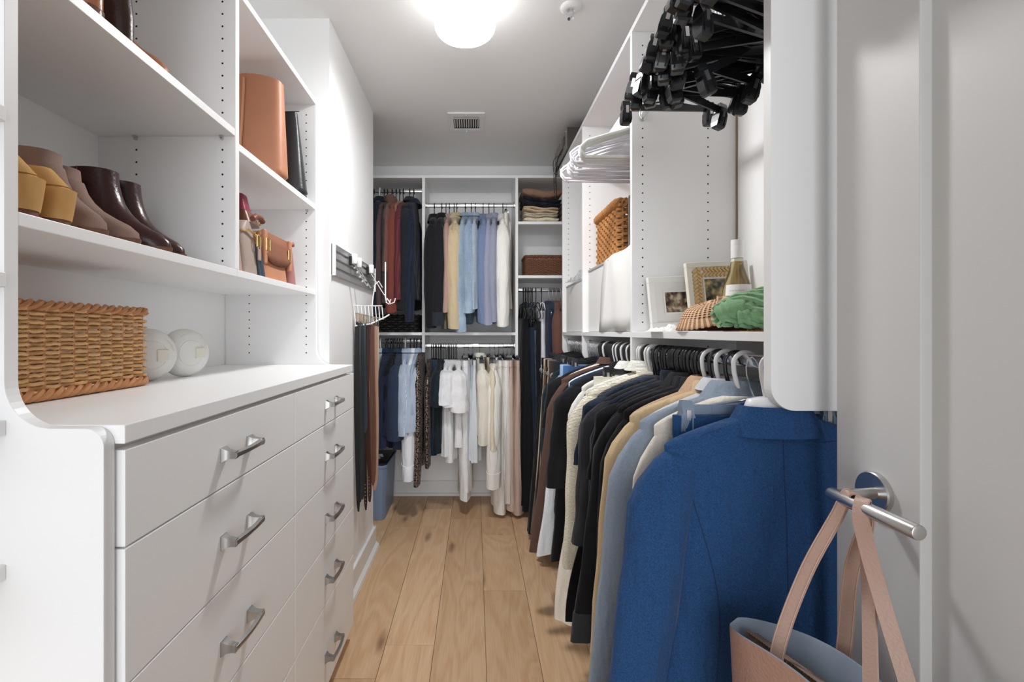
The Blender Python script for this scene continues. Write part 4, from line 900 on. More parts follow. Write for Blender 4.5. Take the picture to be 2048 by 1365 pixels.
# ------------------------------------------------------------------ long shelf: frames, bottle, hat, knit
SZ = EYE+.001
def photo_mat(name, cs, scale):
    m = mat(name, (.5, .45, .4), .25); nt = m.node_tree; N = nt.nodes; b = N['Principled BSDF']; tc = N.new('ShaderNodeTexCoord'); n = N.new('ShaderNodeTexNoise'); n.inputs['Scale'].default_value = scale; n.inputs['Detail'].default_value = 2
    r = N.new('ShaderNodeValToRGB'); nt.links.new(tc.outputs['Object'], n.inputs[0]); nt.links.new(n.outputs[0], r.inputs[0]); nt.links.new(r.outputs[0], b.inputs['Base Color'])
    e = r.color_ramp.elements; e[0].position = .34; e[0].color = lin(cs[0]); e[1].position = .68; e[1].color = lin(cs[-1])
    for i, c in enumerate(cs[1:-1]): q = e.new(.34+.34*(i+1)/(len(cs)-1)); q.color = lin(c)
    return m
def frame(name, label, loc, rx, rz, W, Hh, bw, m, print_m, mat_w, woven=None, ry=0):
    t = thing(name, label, 'picture frame', loc, rz, rx=rx, ry=ry)
    b = MB().box(0, W, -.009, .009, 0, bw).box(0, W, -.009, .009, Hh-bw, Hh).box(0, bw, -.009, .009, bw, Hh-bw).box(W-bw, W, -.009, .009, bw, Hh-bw)
    b.build('frame', m, t, bevel=.0015)
    MB().box(bw, W-bw, -.004, .006, bw, Hh-bw).build('mount', mat('mount_board', (.76, .75, .73), .7), t)
    i0 = bw+mat_w
    b = MB()
    for (x0, x1, z0, z1) in ((i0-.006, W-i0+.006, i0-.006, i0), (i0-.006, W-i0+.006, Hh-i0, Hh-i0+.006), (i0-.006, i0, i0, Hh-i0), (W-i0, W-i0+.006, i0, Hh-i0)): b.box(x0, x1, -.0072, -.004, z0, z1)
    b.build('inner_frame', m, t, bevel=.001)
    MB().box(i0, W-i0, -.0052, -.004, i0, Hh-i0).build('photograph', print_m, t)
    if woven:
        q = MB()
        def strip(cx_, cz_, ang, l, wd): 
            c, s = math.cos(ang), math.sin(ang)
            pts = [(-l, -wd), (l, -wd), (l, wd), (-l, wd)]; pr_ = [(cx_+a*c-b_*s, cz_+a*s+b_*c) for a, b_ in pts]
            q.loft([[(x, -.004, z) for x, z in pr_], [(cx_+(x-cx_)*.8, -.0085, cz_+(z-cz_)*.8) for x, z in pr_]])
        d = .0125; lo_, hi_ = bw+.002, bw+mat_w-.008; midx = (lo_+hi_)/2; hw = (hi_-lo_)/4
        for k in range(int((Hh-2*bw)/d)):
            z = bw+.006+k*d
            for e0 in (midx, W-midx):
                strip(e0-hw, z, .7, hw*1.25, .0038); strip(e0+hw, z+d*.4, -.7, hw*1.25, .0038)
        for k in range(int((W-2*hi_)/d)):
            x = hi_+.006+k*d
            for e0 in (midx, Hh-midx): strip(x, e0-hw, .85, hw*1.25, .0038); strip(x+d*.4, e0+hw, -.85, hw*1.25, .0038)
        q.build('woven_border', woven, t, kind='stuff')
    return t
frame('photo_frame', 'white wooden photo frame leaning against the wardrobe upright', (px(1303, 1.555), 1.555, SZ+.009), -.12, .05, .185, .176, .020, mat('frame_white', (.80, .79, .77), .4), photo_mat('print_dark_landscape', ['2e2624', '6a5548', '9a8a70', 'c9bda6'], 55), .034, ry=-.04)
frame('photo_frame', 'straw-woven photo frame behind the wine bottle', (px(1379, 1.515), 1.505, SZ+.012), -.10, .04, .205, .214, .017, mat('frame_cream', (.72, .69, .60), .45), photo_mat('print_interior', ['3a3a32', '6b6a58', 'a58f68', 'cdb98a'], 50), .040, woven=mat('straw', 'cfae74', .7, var=.25, vscale=60), ry=-.05)
bo = thing('wine_bottle', 'clear white-wine bottle with white screw cap and label', 'bottle', (px(1474, 1.43), 1.43, SZ))
M_GLASS = mat('clear_glass', (.93, .95, .88), .03, trans=1, ior=1.45)
M_WINE_L = mat('pale_wine', (.80, .66, .36), .05, trans=.85, ior=1.34)
MB().lathe([(.001, .001), (.038, 0), (.041, .004), (.041, .110), (.0395, .130), (.034, .155), (.026, .180), (.0195, .202), (.0165, .222), (.0155, .268), (.0155, .274)], 40).build('glass', M_GLASS, bo, True)
MB().lathe([(.001, .005), (.0385, .005), (.0385, .110), (.037, .130), (.0315, .155), (.0235, .180), (.017, .202), (.0145, .215), (.001, .215)], 32).build('wine', M_WINE_L, bo, True)
MB().lathe([(.0172, .226), (.0172, .262), (.0165, .263), (.0172, .265), (.0165, .268), (.0172, .271), (.0165, .274), (.0172, .277), (.0165, .282), (.001, .283)], 32).build('screw_cap', M_WHTP, bo, True, ang=.6)
def lab_ring(z, rr=.0416): return [(rr*math.cos(math.radians(a)), rr*math.sin(math.radians(a)), z) for a in range(-168, -40, 6)]
lbm = MB().loft([lab_ring(.110, .0414), lab_ring(.143, .0385)], False, False, closed=False).build('label', mat('label_paper', (.86, .86, .87), .6), bo, True)
def text(body, size, parent, loc, rot, m, depth=.0002):
    cu = bpy.data.curves.new('lettering', 'FONT'); cu.body = body; cu.size = size; cu.extrude = depth; cu.space_character = 1.35; cu.align_x = 'CENTER'; cu.materials.append(m)
    tmp = bpy.data.objects.new('lettering_curve', cu); col.objects.link(tmp); bpy.context.view_layer.update()
    me = bpy.data.meshes.new_from_object(tmp.evaluated_get(bpy.context.evaluated_depsgraph_get())); bpy.data.objects.remove(tmp)
    if not me.materials: me.materials.append(m)
    o = link('lettering', me, parent, loc=loc, rot=rot)
text('ONIVURAY', .0062, lbm, (-.0205, -.0365, .122), (PI/2-.12, 0, -.52), mat('label_ink', (.25, .25, .27), .7))
pk = thing('gift_box', 'bronze foil box with dark end behind the green knit', 'box', (px(1497, 1.33), 1.33, SZ), .35, ry=.0)
MB().prism([(0, 0), (.075, 0), (.062, .128), (.0, .108)], 0, .03).build('body', mat('bronze_foil', (.35, .22, .10), .3, .6, var=.4, vscale=40), pk, bevel=.001)
MB().prism([(.0762, 0), (.078, 0), (.064, .13), (.0625, .128)], .0, .03).build('end_flap', M_DARK, pk)
# tissue
ts = thing('tissue_paper', 'crumpled white tissue paper lying before the white frame', 'paper', (px(1345, 1.42), 1.40, SZ), .1)
def crumple(nx, ny, sx, sy, h, seed):
    r = random.Random(seed); H_ = [[(max(0, r.gauss(.5, .35)))*h*math.sin(PI*i/nx)**.5*math.sin(PI*j/ny)**.5+.001 for j in range(ny+1)] for i in range(nx+1)]
    vs = [(sx*(i/nx-.5)+r.uniform(-.003, .003), sy*(j/ny-.5)+r.uniform(-.003, .003), H_[i][j]) for i in range(nx+1) for j in range(ny+1)]
    return MB().add(vs, [(i*(ny+1)+j, (i+1)*(ny+1)+j, (i+1)*(ny+1)+j+1, i*(ny+1)+j+1) for i in range(nx) for j in range(ny)])
o = crumple(16, 9, .17, .09, .022, 4).build('sheet', mat('tissue', (.88, .88, .87), .8), ts); o.modifiers.new('t', 'SOLIDIFY').thickness = .0006
# hat
def gingham():
    m = mat('gingham_cloth', (.75, .55, .38), .9); nt = m.node_tree; N = nt.nodes; L = nt.links; b = N['Principled BSDF']; tc = N.new('ShaderNodeTexCoord')
    sp_ = N.new('ShaderNodeSeparateXYZ'); L.new(tc.outputs['UV'], sp_.inputs[0]); outs = []
    for i in (0, 1):
        mu = N.new('ShaderNodeMath'); mu.operation = 'SINE'; sc_ = N.new('ShaderNodeMath'); sc_.operation = 'MULTIPLY'; sc_.inputs[1].default_value = (2*PI*46, 2*PI*15)[i]; L.new(sp_.outputs[i], sc_.inputs[0]); L.new(sc_.outputs[0], mu.inputs[0])
        gt = N.new('ShaderNodeMath'); gt.operation = 'GREATER_THAN'; gt.inputs[1].default_value = -.05; L.new(mu.outputs[0], gt.inputs[0]); outs.append(gt.outputs[0])
    ad = N.new('ShaderNodeMath'); ad.operation = 'ADD'; L.new(outs[0], ad.inputs[0]); L.new(outs[1], ad.inputs[1]); hf = N.new('ShaderNodeMath'); hf.operation = 'MULTIPLY'; hf.inputs[1].default_value = .5; L.new(ad.outputs[0], hf.inputs[0])
    r = N.new('ShaderNodeValToRGB'); r.color_ramp.interpolation = 'CONSTANT'; e = r.color_ramp.elements; e[0].color = lin('e0bd96'); e[1].position = .25; e[1].color = lin('c89c78'); q = e.new(.75); q.color = lin('33211c')
    L.new(hf.outputs[0], r.inputs[0]); L.new(r.outputs[0], b.inputs['Base Color']); return m
ht = thing('newsboy_cap', 'brown gingham cloth cap with striped brim lining', 'hat', (px(1432, 1.235), 1.235, SZ), .08)
def uvgrid(name, rings, m, parent, closed=True):
    n = len(rings[0]); o = MB().loft(rings, False, False, closed).build(name, m, parent, True, ang=1.4)
    uv = o.data.uv_layers.new(name='UVMap'); nr = len(rings)
    for l in o.data.loops: uv.data[l.index].uv = ((l.vertex_index % n)/n, (l.vertex_index//n)/nr)
    return o
rings = []
for i in range(12):
    q = i/11; zc = .024+.060*math.sin(q*PI/2)**.8; k = math.cos(q*PI/2)**.55 if q < 1 else .02
    rings.append([(.088*k*math.cos(a)+.012*q, .085*k*math.sin(a)+.02*q, zc+.010*math.cos(a)+.004*math.sin(5*a)*(q)) for a in [2*PI*j/40 for j in range(40)]])
uvgrid('crown', rings, gingham(), ht)
rb = [[((.088+.016*q)*math.cos(a), (.085+.022*q)*math.sin(a)-.012*q, .034-.020*q+.014*math.sin(a+PI)*0+.022*(1-abs(math.cos(a)))*q*(1 if math.sin(a) < 0 else 0)-.010*abs(math.cos(a))*q) for a in [2*PI*j/48 for j in range(48)]] for q in (0, .35, .7, 1)]
br = uvgrid('brim', rb, MATS['gingham_cloth'], ht); br.modifiers.new('t', 'SOLIDIFY').thickness = .003
MB().loft([[(x*.95, y*.95, z-.002) for x, y, z in rb[0]], [(x*.8, y*.8, .003) for x, y, z in rb[0]]], False, True).build('lining', mat('wine_lining', '5b2420', .8), ht, True)
# green knit
kn = thing('knit_scarf', 'chunky green knitted scarf bundled beside the cap', 'scarf', (px(1512, 1.075), 1.075, SZ+.012), .1)
kn.scale = (1, 1, .84); kn.location.z = SZ+.010
M_GREEN = mat('green_wool', '7aa477', .95, var=.35, vscale=70, bump=.5, bscale=260, sheen=.3)
for k, (pts, r) in enumerate([([(-.07, .03, .034), (-.045, .0, .050), (-.01, -.02, .052), (.03, -.01, .048), (.06, .02, .04)], .036), ([(-.055, -.012, .028), (-.02, -.035, .034), (.02, -.045, .03), (.07, -.03, .03)], .030), ([(-.03, .01, .066), (.0, -.02, .074), (.04, -.02, .075), (.075, .01, .06)], .028), ([(-.01, -.05, .026), (.03, -.055, .045), (.07, -.05, .03)], .027)]):
    P = []
    for a, b_ in zip(pts, pts[1:]):
        for u in range(8): P.append(tuple(lerp(a[i], b_[i], u/8) for i in range(3)))
    P.append(pts[-1]); n = len(P)
    MB().tube(P, [r*(.55+.45*math.sin(PI*(i+.8)/(n+.6))**.5)*(1+.10*math.sin(i*2.1)) for i in range(n)], 18).build('fold', M_GREEN, kn, True, ang=1.4)
    # twisted plies over each fold
    q = MB()
    for s in range(9):
        q.tube([tuple(Vector(P[i])+Vector((0, math.cos(2*PI*s/9+i*.11), math.sin(2*PI*s/9+i*.11)))*r*(.62+.47*math.sin(PI*(i+.8)/(n+.6))**.5)*(1+.03*math.sin(i*1.7+s))) for i in range(n)], r*.22, 6)
    q.build('plies', M_GREEN, kn, True, kind='stuff')

# ------------------------------------------------------------------ middle and corner bays of the side wardrobe
M_CANV = mat('white_canvas', (.76, .755, .74), .9, bump=.1, bscale=500)
b1 = thing('storage_bin', 'white fabric storage bin filling the middle bay of the long shelf', 'bin', (.56, 2.0, SZ))
MB().box(.012, .30, -.355, .352, .001, .308).build('body', M_CANV, b1, bevel=.006)
fl_ = [[(x, y, z) for y in [-.36+.40*i/8 for i in range(9)]] for x, z in ((.05, .318), (.006, .316), (.002, .30), (-.003, .2), (-.008, .06), (-.016, .002))]
fl_ = [[(x-.006*math.sin(i*1.3+j), y, z) for i, (x, y, z) in enumerate(r)] for j, r in enumerate(fl_)]
o = MB().loft(fl_, False, False, closed=False).build('front_flap', M_CANV, b1, True, ang=1.4); o.modifiers.new('t', 'SOLIDIFY').thickness = .003
MB().box(.008, .012, -.14, .34, .300, .310).build('binding', mat('grey_binding', (.4, .4, .4), .8), b1)
b2 = thing('storage_bin', 'white fabric storage bin in the corner bay beside the clear plastic', 'bin', (.565, 2.64, SZ))
MB().box(0, .29, -.255, .245, .001, .285).build('body', M_CANV, b2, bevel=.006)
MB().box(-.003, .0, -.25, .24, .272, .280).build('binding', mat('grey_binding2', (.45, .45, .45), .8), b2)
pl = thing('plastic_bag', 'crumpled clear plastic packaging on the corner bin', 'packaging', (.64, 2.58, SZ+.288), .3)
o = crumple(12, 10, .16, .30, .09, 9).build('film', mat('clear_film', (.93, .94, .95), .15, trans=.75, ior=1.2), pl); o.modifiers.new('t', 'SOLIDIFY').thickness = .0006
sb = thing('seagrass_basket', 'tan seagrass basket standing on the white fabric bin', 'basket', (.715, 2.150, SZ+.316))
wicker(sb, .108, .170, .235, 15, 40, .0066, mat('seagrass', 'bb844f', .7, var=.4, vscale=50, bump=.4, bscale=160), None, amp=.005, foot=False)
gb = thing('grey_box', 'open grey storage box with black inside behind the seagrass basket', 'box', (.74, 1.80, SZ+.312))
gb.scale = (1, .95, .70); gb.location.y = 1.792
M_GRB = mat('grey_board', (.36, .35, .34), .6)
MB().box(-.105, .14, -.145, -.136, 0, .36).box(-.105, .14, .136, .145, 0, .36).box(-.105, .14, -.136, .136, 0, .009).box(-.105, .14, -.136, .136, .351, .36).box(.131, .14, -.136, .136, .009, .351).build('shell', M_GRB, gb)
MB().box(-.10, .13, -.1355, -.132, .01, .35).box(-.10, .13, .132, .1355, .01, .35).box(.125, .1305, -.13, .13, .01, .35).box(-.1, .13, -.13, .13, .345, .3505).build('lining', M_DARK, gb)
rl = thing('leather_roll', 'brown leather tube standing in the seagrass basket', 'case', (.700, 2.20, SZ+.345), .0)
MB().lathe([(.034, 0), (.034, .25), (.030, .252), (.029, .18), (.001, .178)], 26, Matrix.Rotation(-.12, 4, 'Y')).build('tube', leather('umber_leather', '5c3f33', .4), rl, True, ang=.8)
# receiver on top
ZT = 2.277
rc = thing('network_box', 'dark grey metal equipment box on top of the wardrobe', 'electronics', (.535, 2.70, ZT))
MB().box(0, .26, 0, .40, 0, .128).build('case', mat('graphite_metal', (.085, .075, .068), .5, .4), rc, bevel=.002)
MB().box(-.004, 0, .003, .397, .003, .125).build('front_plate', mat('grey_plate', (.30, .29, .27), .45, .5), rc, bevel=.001)
MB().box(-.007, -.004, .06, .12, .05, .10).build('socket', M_BLKP, rc, bevel=.001)
for k in range(3): MB().lathe([(.004, -.004), (.005, 0)], 10, Matrix.Translation((-.004, .03+.16*k, .115)) @ Matrix.Rotation(PI/2, 4, 'Y')).build('screw', M_STEEL, rc)
for k, (lb, pts) in enumerate([
  ('black cable draped from the equipment box to the closet corner', [(.531, 2.82, ZT+.05), (.515, 2.90, ZT+.02), (.52, 2.97, ZT-.03), (.525, 3.02, ZT-.10), (.54, 3.08, ZT-.18)]),
  ('black cable looped in a coil under the equipment box', [(.531, 2.86, ZT+.03), (.50, 2.94, ZT+.03), (.505, 3.0, ZT-.02), (.525, 3.0, ZT-.05), (.53, 2.95, ZT-.02), (.51, 2.93, ZT-.03), (.52, 3.04, ZT-.09)]),
  ('thin black cable hanging beside the coiled one', [(.531, 2.80, ZT+.04), (.51, 2.96, ZT+.0), (.515, 3.05, ZT-.06), (.53, 3.10, ZT-.14)])]):
    P = []
    for i in range(len(pts)-1):
        p0, p1, p2, p3 = [Vector(pts[max(0, min(len(pts)-1, i+d))]) for d in (-1, 0, 1, 2)]
        for u in range(6): 
            s = u/6; P.append(tuple(.5*((2*p1)+(p2-p0)*s+(2*p0-5*p1+4*p2-p3)*s*s+(3*p1-p0-3*p2+p3)*s**3)))
    tag(MB().tube(P+[pts[-1]], .0028-.0005*k, 6).build('cable', M_BLKP, smooth=True), lb, 'cable')

# ------------------------------------------------------------------ end-wall shelves
def folded(label, loc, wx, wy, h, c, sag, fab='plain', cat='folded clothes', layers=2, group=None):
    t = thing('folded_garment', label, cat, loc, 0, group); mt = fabric(c, fab); r = random.Random(len(label))
    for l in range(layers):
        z0 = h*l/layers; z1 = h*(l+1)/layers-.0015; rings = []; ph = r.random()*5
        for i in range(25):
            q = i/24; x = wx*(q*2-1); d = sag(q)+.003*math.sin(q*11+ph)
            zc = (z0+z1)/2+d; hh = (z1-z0)/2*(1-.55*abs(q*2-1)**8)
            rings.append([(x, -wy*.5*math.copysign(abs(math.cos(a))**.5, math.cos(a))+l*.004, zc+hh*math.copysign(abs(math.sin(a))**.6, math.sin(a))) for a in [2*PI*k/18 for k in range(18)]])
        MB().loft(rings).build('fold', mt, t, True, ang=1.3)
ZS1 = 1.962; fx = (px(1038, YF)+px(1122, YF))/2+.02
flat = lambda q: 0
z = ZS1+.004
for (lb, h, c, sg, fab, n, wx, dx) in [
  ('butter cream corduroy folded at the bottom of the stack', .034, 'e4dac0', flat, 'rib', 1, .118, -.008), ('ivory knit folded second from the shelf', .030, 'e2d9c8', lambda q: .010*(1-2*q)**2*.6, 'knit', 2, .116, -.01), ('cream cotton trousers folded in the middle of the stack', .036, 'dfcaab', lambda q: .016*(1-q)**2, 'plain', 2, .118, -.01),
  ('navy black jeans folded under the brown garment', .052, '161b27', lambda q: .034*(1-q)**2+.006*q*q, 'denim', 2, .13, 0), ('mocha brown garment folded on top of the stack', .060, '92745f', lambda q: .036*(1-q)**2+.022*q*q*q, 'plain', 1, .135, .0)]:
    folded(lb, (fx+dx, 3.29, z), wx, .27, h, c, sg, fab, layers=n); z += h
folded('taupe folded jumper tucked beside the stack against the wardrobe', (fx+.166, 3.25, ZS1+.004), .032, .22, .055, '9a8272', flat)
folded('rose-brown folded jumper resting on the taupe one', (fx+.170, 3.25, ZS1+.066), .034, .22, .062, '8f7668', flat)
bk2 = thing('wicker_basket', 'reddish brown wicker basket on the corner shelf', 'basket', (fx+.02, 3.245, 1.599))
wicker(bk2, .138, .10, .128, 20, 56, .0030, mat('dark_willow', '6f472f', .6, var=.5, vscale=60), amp=.003, foot=False)
cu_ = thing('cushion', 'plain white cushion lying behind the reddish brown basket', 'cushion', (fx+.02, 3.412, 1.600))
MB().loft([[(x, y, .09+zk) for x, y, _ in sup(.14*k, .045*k, 28, .6)] for k, zk in ((.2, -.088), (.9, -.07), (1, -.02), (1, .04), (.9, .085), (.2, .095))]).build('cover', M_CANV, cu_, True, ang=1.4)
bk3 = thing('rope_basket', 'black woven rope basket on the shelf above the shirts', 'basket', (-.545, 3.29, EYE-.001))
wicker(bk3, .155, .145, .122, 7, 30, .0085, mat('black_rope', (.012, .012, .013), .42, coat=.2), amp=.006, foot=False, rim=False)

# ------------------------------------------------------------------ belt rack on the pier wall
rl = thing('wall_rail', 'brushed aluminium slatted rail fixed to the pier wall', 'rail', (XP, 1.862, 1.445)); LR = .755
MB().box(0, .004, 0, LR, 0, .125).build('back_plate', M_ALU, rl)
for z0, z1 in ((0, .022), (.034, .056), (.068, .090), (.102, .125)): MB().box(.004, .014, .004, LR-.003, z0, z1).build('slat', M_ALU, rl, bevel=.001)
for y in (0, LR-.004): MB().box(0, .018, y, y+.006, -.002, .127).build('end_cap', M_WHTP, rl, bevel=.001)
def valet(label, y, z, tip, beads=True):
    t = thing('valet_hook', label, 'hook', (XP+.014, y, z))
    MB().box(0, .012, -.012, .012, -.02, .02).build('bracket', M_BLKM, t, bevel=.002)
    MB().lathe([(.012, -.018), (.0135, -.016), (.0135, .024), (.012, .026)], 22, Matrix.Translation((.022, 0, .004))).build('cap', M_WHTP, t, True, ang=.7)
    p0 = Vector((.022, 0, -.016)); p1 = Vector(tip)
    MB().tube([tuple(p0), tuple(p1), tuple(p1+Vector((.006, .004, .012)))], .003, 8).build('arm', M_CHROME, t, True)
    if beads:
        for k in range(4):
            p = p0.lerp(p1, (k+.6)/4.4); MB().lathe([(.001, -.005), (.005, -.003), (.005, .003), (.001, .005)], 10, Matrix.Translation(p+Vector((-.008, .006, -.002)))).build('peg', M_WHTP, t, True)
valet('white-capped folding hook at the shelf end of the aluminium rail', 2.085, 1.535, (.062, .05, -.10)); valet('white-capped folding hook in the middle of the aluminium rail', 2.165, 1.53, (.066, .05, -.105)); valet('white-capped hook that carries the belt rack', 2.42, 1.535, (.085, .03, -.125), False)
wr = thing('belt_rack', 'white wire belt rack hanging from the aluminium rail', 'rack', (XP+.015, 2.32, 1.34))
MB().tube([(.075, .12, .11), (.06, .10, .14), (.045, .08, .12), (.04, .06, .06), (.04, .03, .0)], .0028, 8).build('hanging_hook', M_WHTP, wr, True)
MB().tube([(.095, .10, .24), (.095, .10, .06), (.10, .10, .03), (.115, .09, .02), (.125, .085, .045)], .0035, 8).build('side_hook', M_WHTP, wr, True)
MB().tube([(.105, .09, .05), (.125, .085, .022), (.145, .08, .03), (.15, .08, .05)], .003, 8).build('side_hook', M_WHTP, wr, True)
b = MB().tube([(-.01, -.13, 0), (.04, -.02, .005), (.085, .06, .01)], .003, 8); b.tube([(.0, -.14, -.095), (.05, -.05, -.085), (.10, .05, -.05), (.12, .07, -.035)], .004, 8)
b.build('rail', M_WHTP, wr, True)
for k in range(9):
    q = k/8; MB().tube([(lerp(-.01, .085, q), lerp(-.13, .06, q), .004), (lerp(.0, .095, q), lerp(-.14, .04, q), -.09+.03*q)], .0022, 6).build('prong', M_WHTP, wr, True)
belts = [('black smooth leather belt touching the pier wall', '191a1c', 1.02, .020), ('black belt with pale edge stitching', '26272a', .97, .024), ('charcoal belt with brass buckle', '2c2e33', .96, .018), ('inky navy belt between charcoal and oxblood belts', '1d2733', .60, .026), ('very dark brown punched belt hanging lowest', '2a1d18', 1.03, .020), ('oxblood brown belt with punched tip', '4a2c24', .99, .022), ('mid-brown belt in the middle of the brown belts', '5a3d30', .985, .018), ('cognac belt folded loosely with a wavy end', '694839', .90, .026), ('rosy tan belt with wide strap nearest the shirts', 'a3806c', .93, .034), ('cream woven belt half hidden by the rosy tan one', 'cdb9a2', .82, .016)]
for i, (lb, c, L_, wd) in enumerate(belts):
    lb = lb.replace(' nearest the shirts', ' beside the shirts')
    L_ *= .875; wd *= .9
    t = thing('belt', lb, 'belt', (XP+.020+.0070*i, 2.19+.016*i, 1.262-.002*i), R.uniform(-.25, .1))
    mb = MB(); n = 26; ph = R.random()*6; pts = []
    for k in range(n+1):
        q = k/n; pts.append((.006*math.sin(q*4+ph)*q, .008*math.sin(q*5+ph), -L_*q))
    ring = lambda p, wdt: [(p[0]-wdt/2, p[1]-.0016, p[2]), (p[0]+wdt/2, p[1]-.0016, p[2]), (p[0]+wdt/2, p[1]+.0016, p[2]), (p[0]-wdt/2, p[1]+.0016, p[2])]
    mb.loft([ring(p, wd*(1 if k < n-1 else (.85 if k < n else .4))) for k, p in enumerate(pts)]).build('strap', leather('belt_'+c, c, .4, .15), t, True, ang=.8)
    hwid = wd*.62
    MB().tube([(-hwid, 0, .004), (hwid, 0, .004), (hwid, -.004, .042), (-hwid, -.004, .042)], .0024, 6, closed=True).tube([(0, 0, .042), (.003, -.01, .008)], .0018, 6).build('buckle', M_GOLD if i in (0, 2, 3, 7) else M_STEEL, t, True)
    if i in (4, 5, 8):
        h = MB()
        for k in range(6): p = pts[int(n*.80)+min(k, 5)//1 if int(n*.80)+k <= n-1 else n-1]; h.box(p[0]-.0016, p[0]+.0016, p[1]-.0019, p[1]-.0015, -L_*(.86+.02*k)-.0016, -L_*(.86+.02*k)+.0016)
        h.build('punch_holes', mat('hole_light', (.5, .45, .4), .6), t, kind='stuff')

# ------------------------------------------------------------------ bin
bn = thing('waste_bin', 'blue-grey plastic waste bin under the hanging shirts', 'bin', (-.715, 3.19, 0))
M_BIN = mat('bin_plastic', '7f95b3', .42)
def br_(k, z, e=0): return [(x, y, z) for x, y, _, _ in rrect(.142*k+e, .205*k+e, .03, 40)]
MB().loft([br_(.90, .001), br_(.915, .012), br_(1.0, .35), br_(.985, .35), br_(.90, .02)], True, True).build('body', M_BIN, bn, True, ang=.7)
MB().loft([br_(1.0, .338, .002), br_(1.0, .352, .007), br_(1.0, .358, .005), br_(1.0, .356, -.003)], False, False).build('rim', M_BIN, bn, True, ang=.8)
MB().loft([br_(.97, .30), br_(.95, .362), br_(.5, .385), br_(.1, .372)], False, True).build('liner', mat('bin_liner', (.03, .03, .035), .3), bn, True)
cr_ = thing('crumpled_packaging', 'crumpled pale packaging heaped in the waste bin', 'packaging', (-.70, 3.10, .345), .2)
o = crumple(10, 8, .20, .20, .075, 21).build('sheet', mat('pale_wrap', (.55, .62, .68), .3), cr_); o.modifiers.new('t', 'SOLIDIFY').thickness = .001

# ------------------------------------------------------------------ tote bag on the door lever
M_TOTE = mat('blush_pebbled_leather', 'b8917e', .48, var=.06, vscale=20, bump=.35, bscale=230)
M_TIN = mat('tote_lining', '8e9bab', .7); M_TAUP = mat('taupe_lining', '857268', .6)
ang = math.atan2(-.34, .106)
tb = thing('tote_bag', 'blush leather tote hanging open from the door lever', 'bag', (.487, .62, .44), ang)     # local +x runs towards the near end
HL = .178
def tring(z, sc_=1, ins=0, bulge=1):
    out = []
    for j in range(56):
        a = 2*PI*j/56; c, s = math.cos(a), math.sin(a)
        x = (HL*sc_-ins)*math.copysign(abs(c)**.75, c); y = (.050*bulge*sc_-ins)*s*(1 if s > 0 else .62)
        dz = 0
        if z > .25: dz = .012*math.cos(x/HL*3.2+.8)-(.006 if s < 0 else .0)
        out.append((x, y+(.012 if s > 0 else 0), z+dz))
    return out
MB().loft([tring(0, .86, 0, 1.2), tring(.008, .88, 0, 1.25), tring(.1, .93, 0, 1.2), tring(.2, .97, 0, 1.05), tring(.296, 1)]).build('outer', M_TOTE, tb, True, ang=1.2)
tbo = tb.children[0]
# open mouth: replace the top cap by an inner wall
me = tbo.data
import bmesh
bm = bmesh.new(); bm.from_mesh(me); top = max(bm.faces, key=lambda f: (len(f.verts) > 10)*(f.calc_center_median().z)); bmesh.ops.delete(bm, geom=[top], context='FACES_ONLY'); bm.to_mesh(me); bm.free()
MB().loft([tring(.296, 1), tring(.298, 1, .0012), tring(.296, 1, .003), tring(.2, .97, .003), tring(.03, .90, .004)], False, True).build('lining', M_TIN, tb, True, ang=1.0)
MB().box(-.155, .160, .006, .013, .04, .283).build('pocket_divider', M_TAUP, tb, bevel=.001)
MB().box(-.150, .158, .016, .022, .04, .279).build('pocket_divider', M_TAUP, tb, bevel=.001)
zt = MB()
for k in range(64): zt.box(-.148+.0047*k, -.1458+.0047*k, .0045, .0065, .279, .2825)
zt.build('zip_teeth', M_GOLD, tb, kind='stuff')
zt2 = MB()
for k in range(64): zt2.box(-.148+.0047*k, -.1458+.0047*k, .0225, .0245, .275, .2785)
zt2.build('zip_teeth', M_GOLD, tb, kind='stuff')
M_STRAP = mat('strap_leather_blush', 'bf9f90', .45, bump=.25, bscale=260)
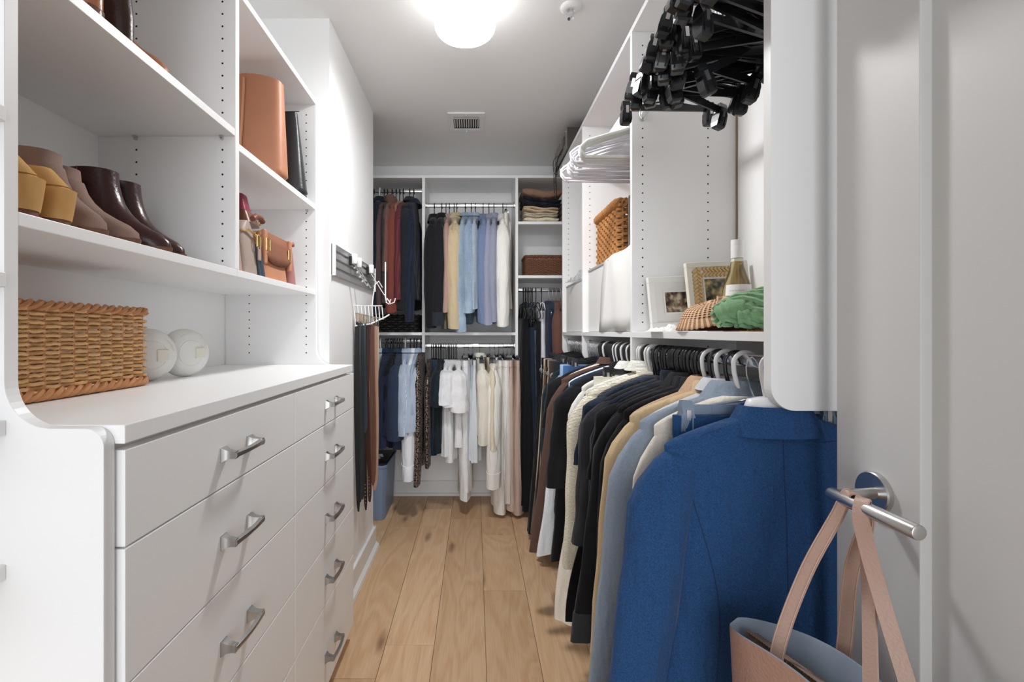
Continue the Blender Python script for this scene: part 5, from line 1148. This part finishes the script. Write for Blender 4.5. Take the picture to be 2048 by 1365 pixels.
def strap(pts, wd, dirs, name='strap'):
    rings = []
    P = []
    n = len(pts)
    for i in range(n-1):
        p0, p1, p2, p3 = [Vector(pts[max(0, min(n-1, i+d))]) for d in (-1, 0, 1, 2)]
        for u in range(8):
            s = u/8; P.append((.5*((2*p1)+(p2-p0)*s+(2*p0-5*p1+4*p2-p3)*s*s+(3*p1-p0-3*p2+p3)*s**3), Vector(dirs[i]).lerp(Vector(dirs[i+1]), s)))
    P.append((Vector(pts[-1]), Vector(dirs[-1])))
    for i, (p, d) in enumerate(P):
        t = (P[min(i+1, len(P)-1)][0]-P[max(0, i-1)][0]).normalized(); d = (d-t*d.dot(t)).normalized(); nn = t.cross(d)
        rings.append([p+d*(wd/2*a)+nn*(.0016*b_) for a, b_ in ((-1, -1), (1, -1), (1.05, 0), (1, 1), (-1, 1), (-1.05, 0))])
    inv = Matrix.Translation(tb.location) @ Matrix.Rotation(ang, 4, 'Z'); inv = inv.inverted()
    st = MB().loft([[inv @ q for q in r] for r in rings]).build(name, M_STRAP, tb, True, ang=.9)
    q = MB()
    for sgn in (-1, 1):
        q.tube([inv @ (r[0].lerp(r[1], .5+sgn*.42)+(r[0]-r[4]).normalized()*.0003) for r in rings], .0006, 4)
    q.build('stitching', mat('strap_stitch', 'd2b3a3', .8), st)
LZ = ZL+.0105
strap([(.452, .705, .665), (.462, .708, .74), (.50, .705, .85), (.535, .688, .945), (.5455, .679, LZ+.002), (.556, .668, .955), (.545, .645, .85), (.51, .60, .72), (.49, .575, .66)], .0185,
      [(.55, -.6, .1), (.5, -.6, .1), (.4, -.7, .2), (.25, -.9, .1), (0, -1, 0), (.1, -1, .0), (.15, -1, .1), (.3, -.9, .1), (.4, -.8, 0)])
strap([(.548, .70, .695), (.552, .695, .76), (.557, .69, .86), (.557, .662, .945), (.546, .655, LZ+.002), (.535, .645, .95), (.545, .622, .85), (.553, .585, .74), (.556, .57, .69)], .0185,
      [(.5, -.8, 0), (.6, -.7, 0), (.8, -.5, 0), (.3, -.9, 0), (0, -1, 0), (.5, -.8, 0), (.85, -.5, 0), (.85, -.5, 0), (.8, -.5, 0)])
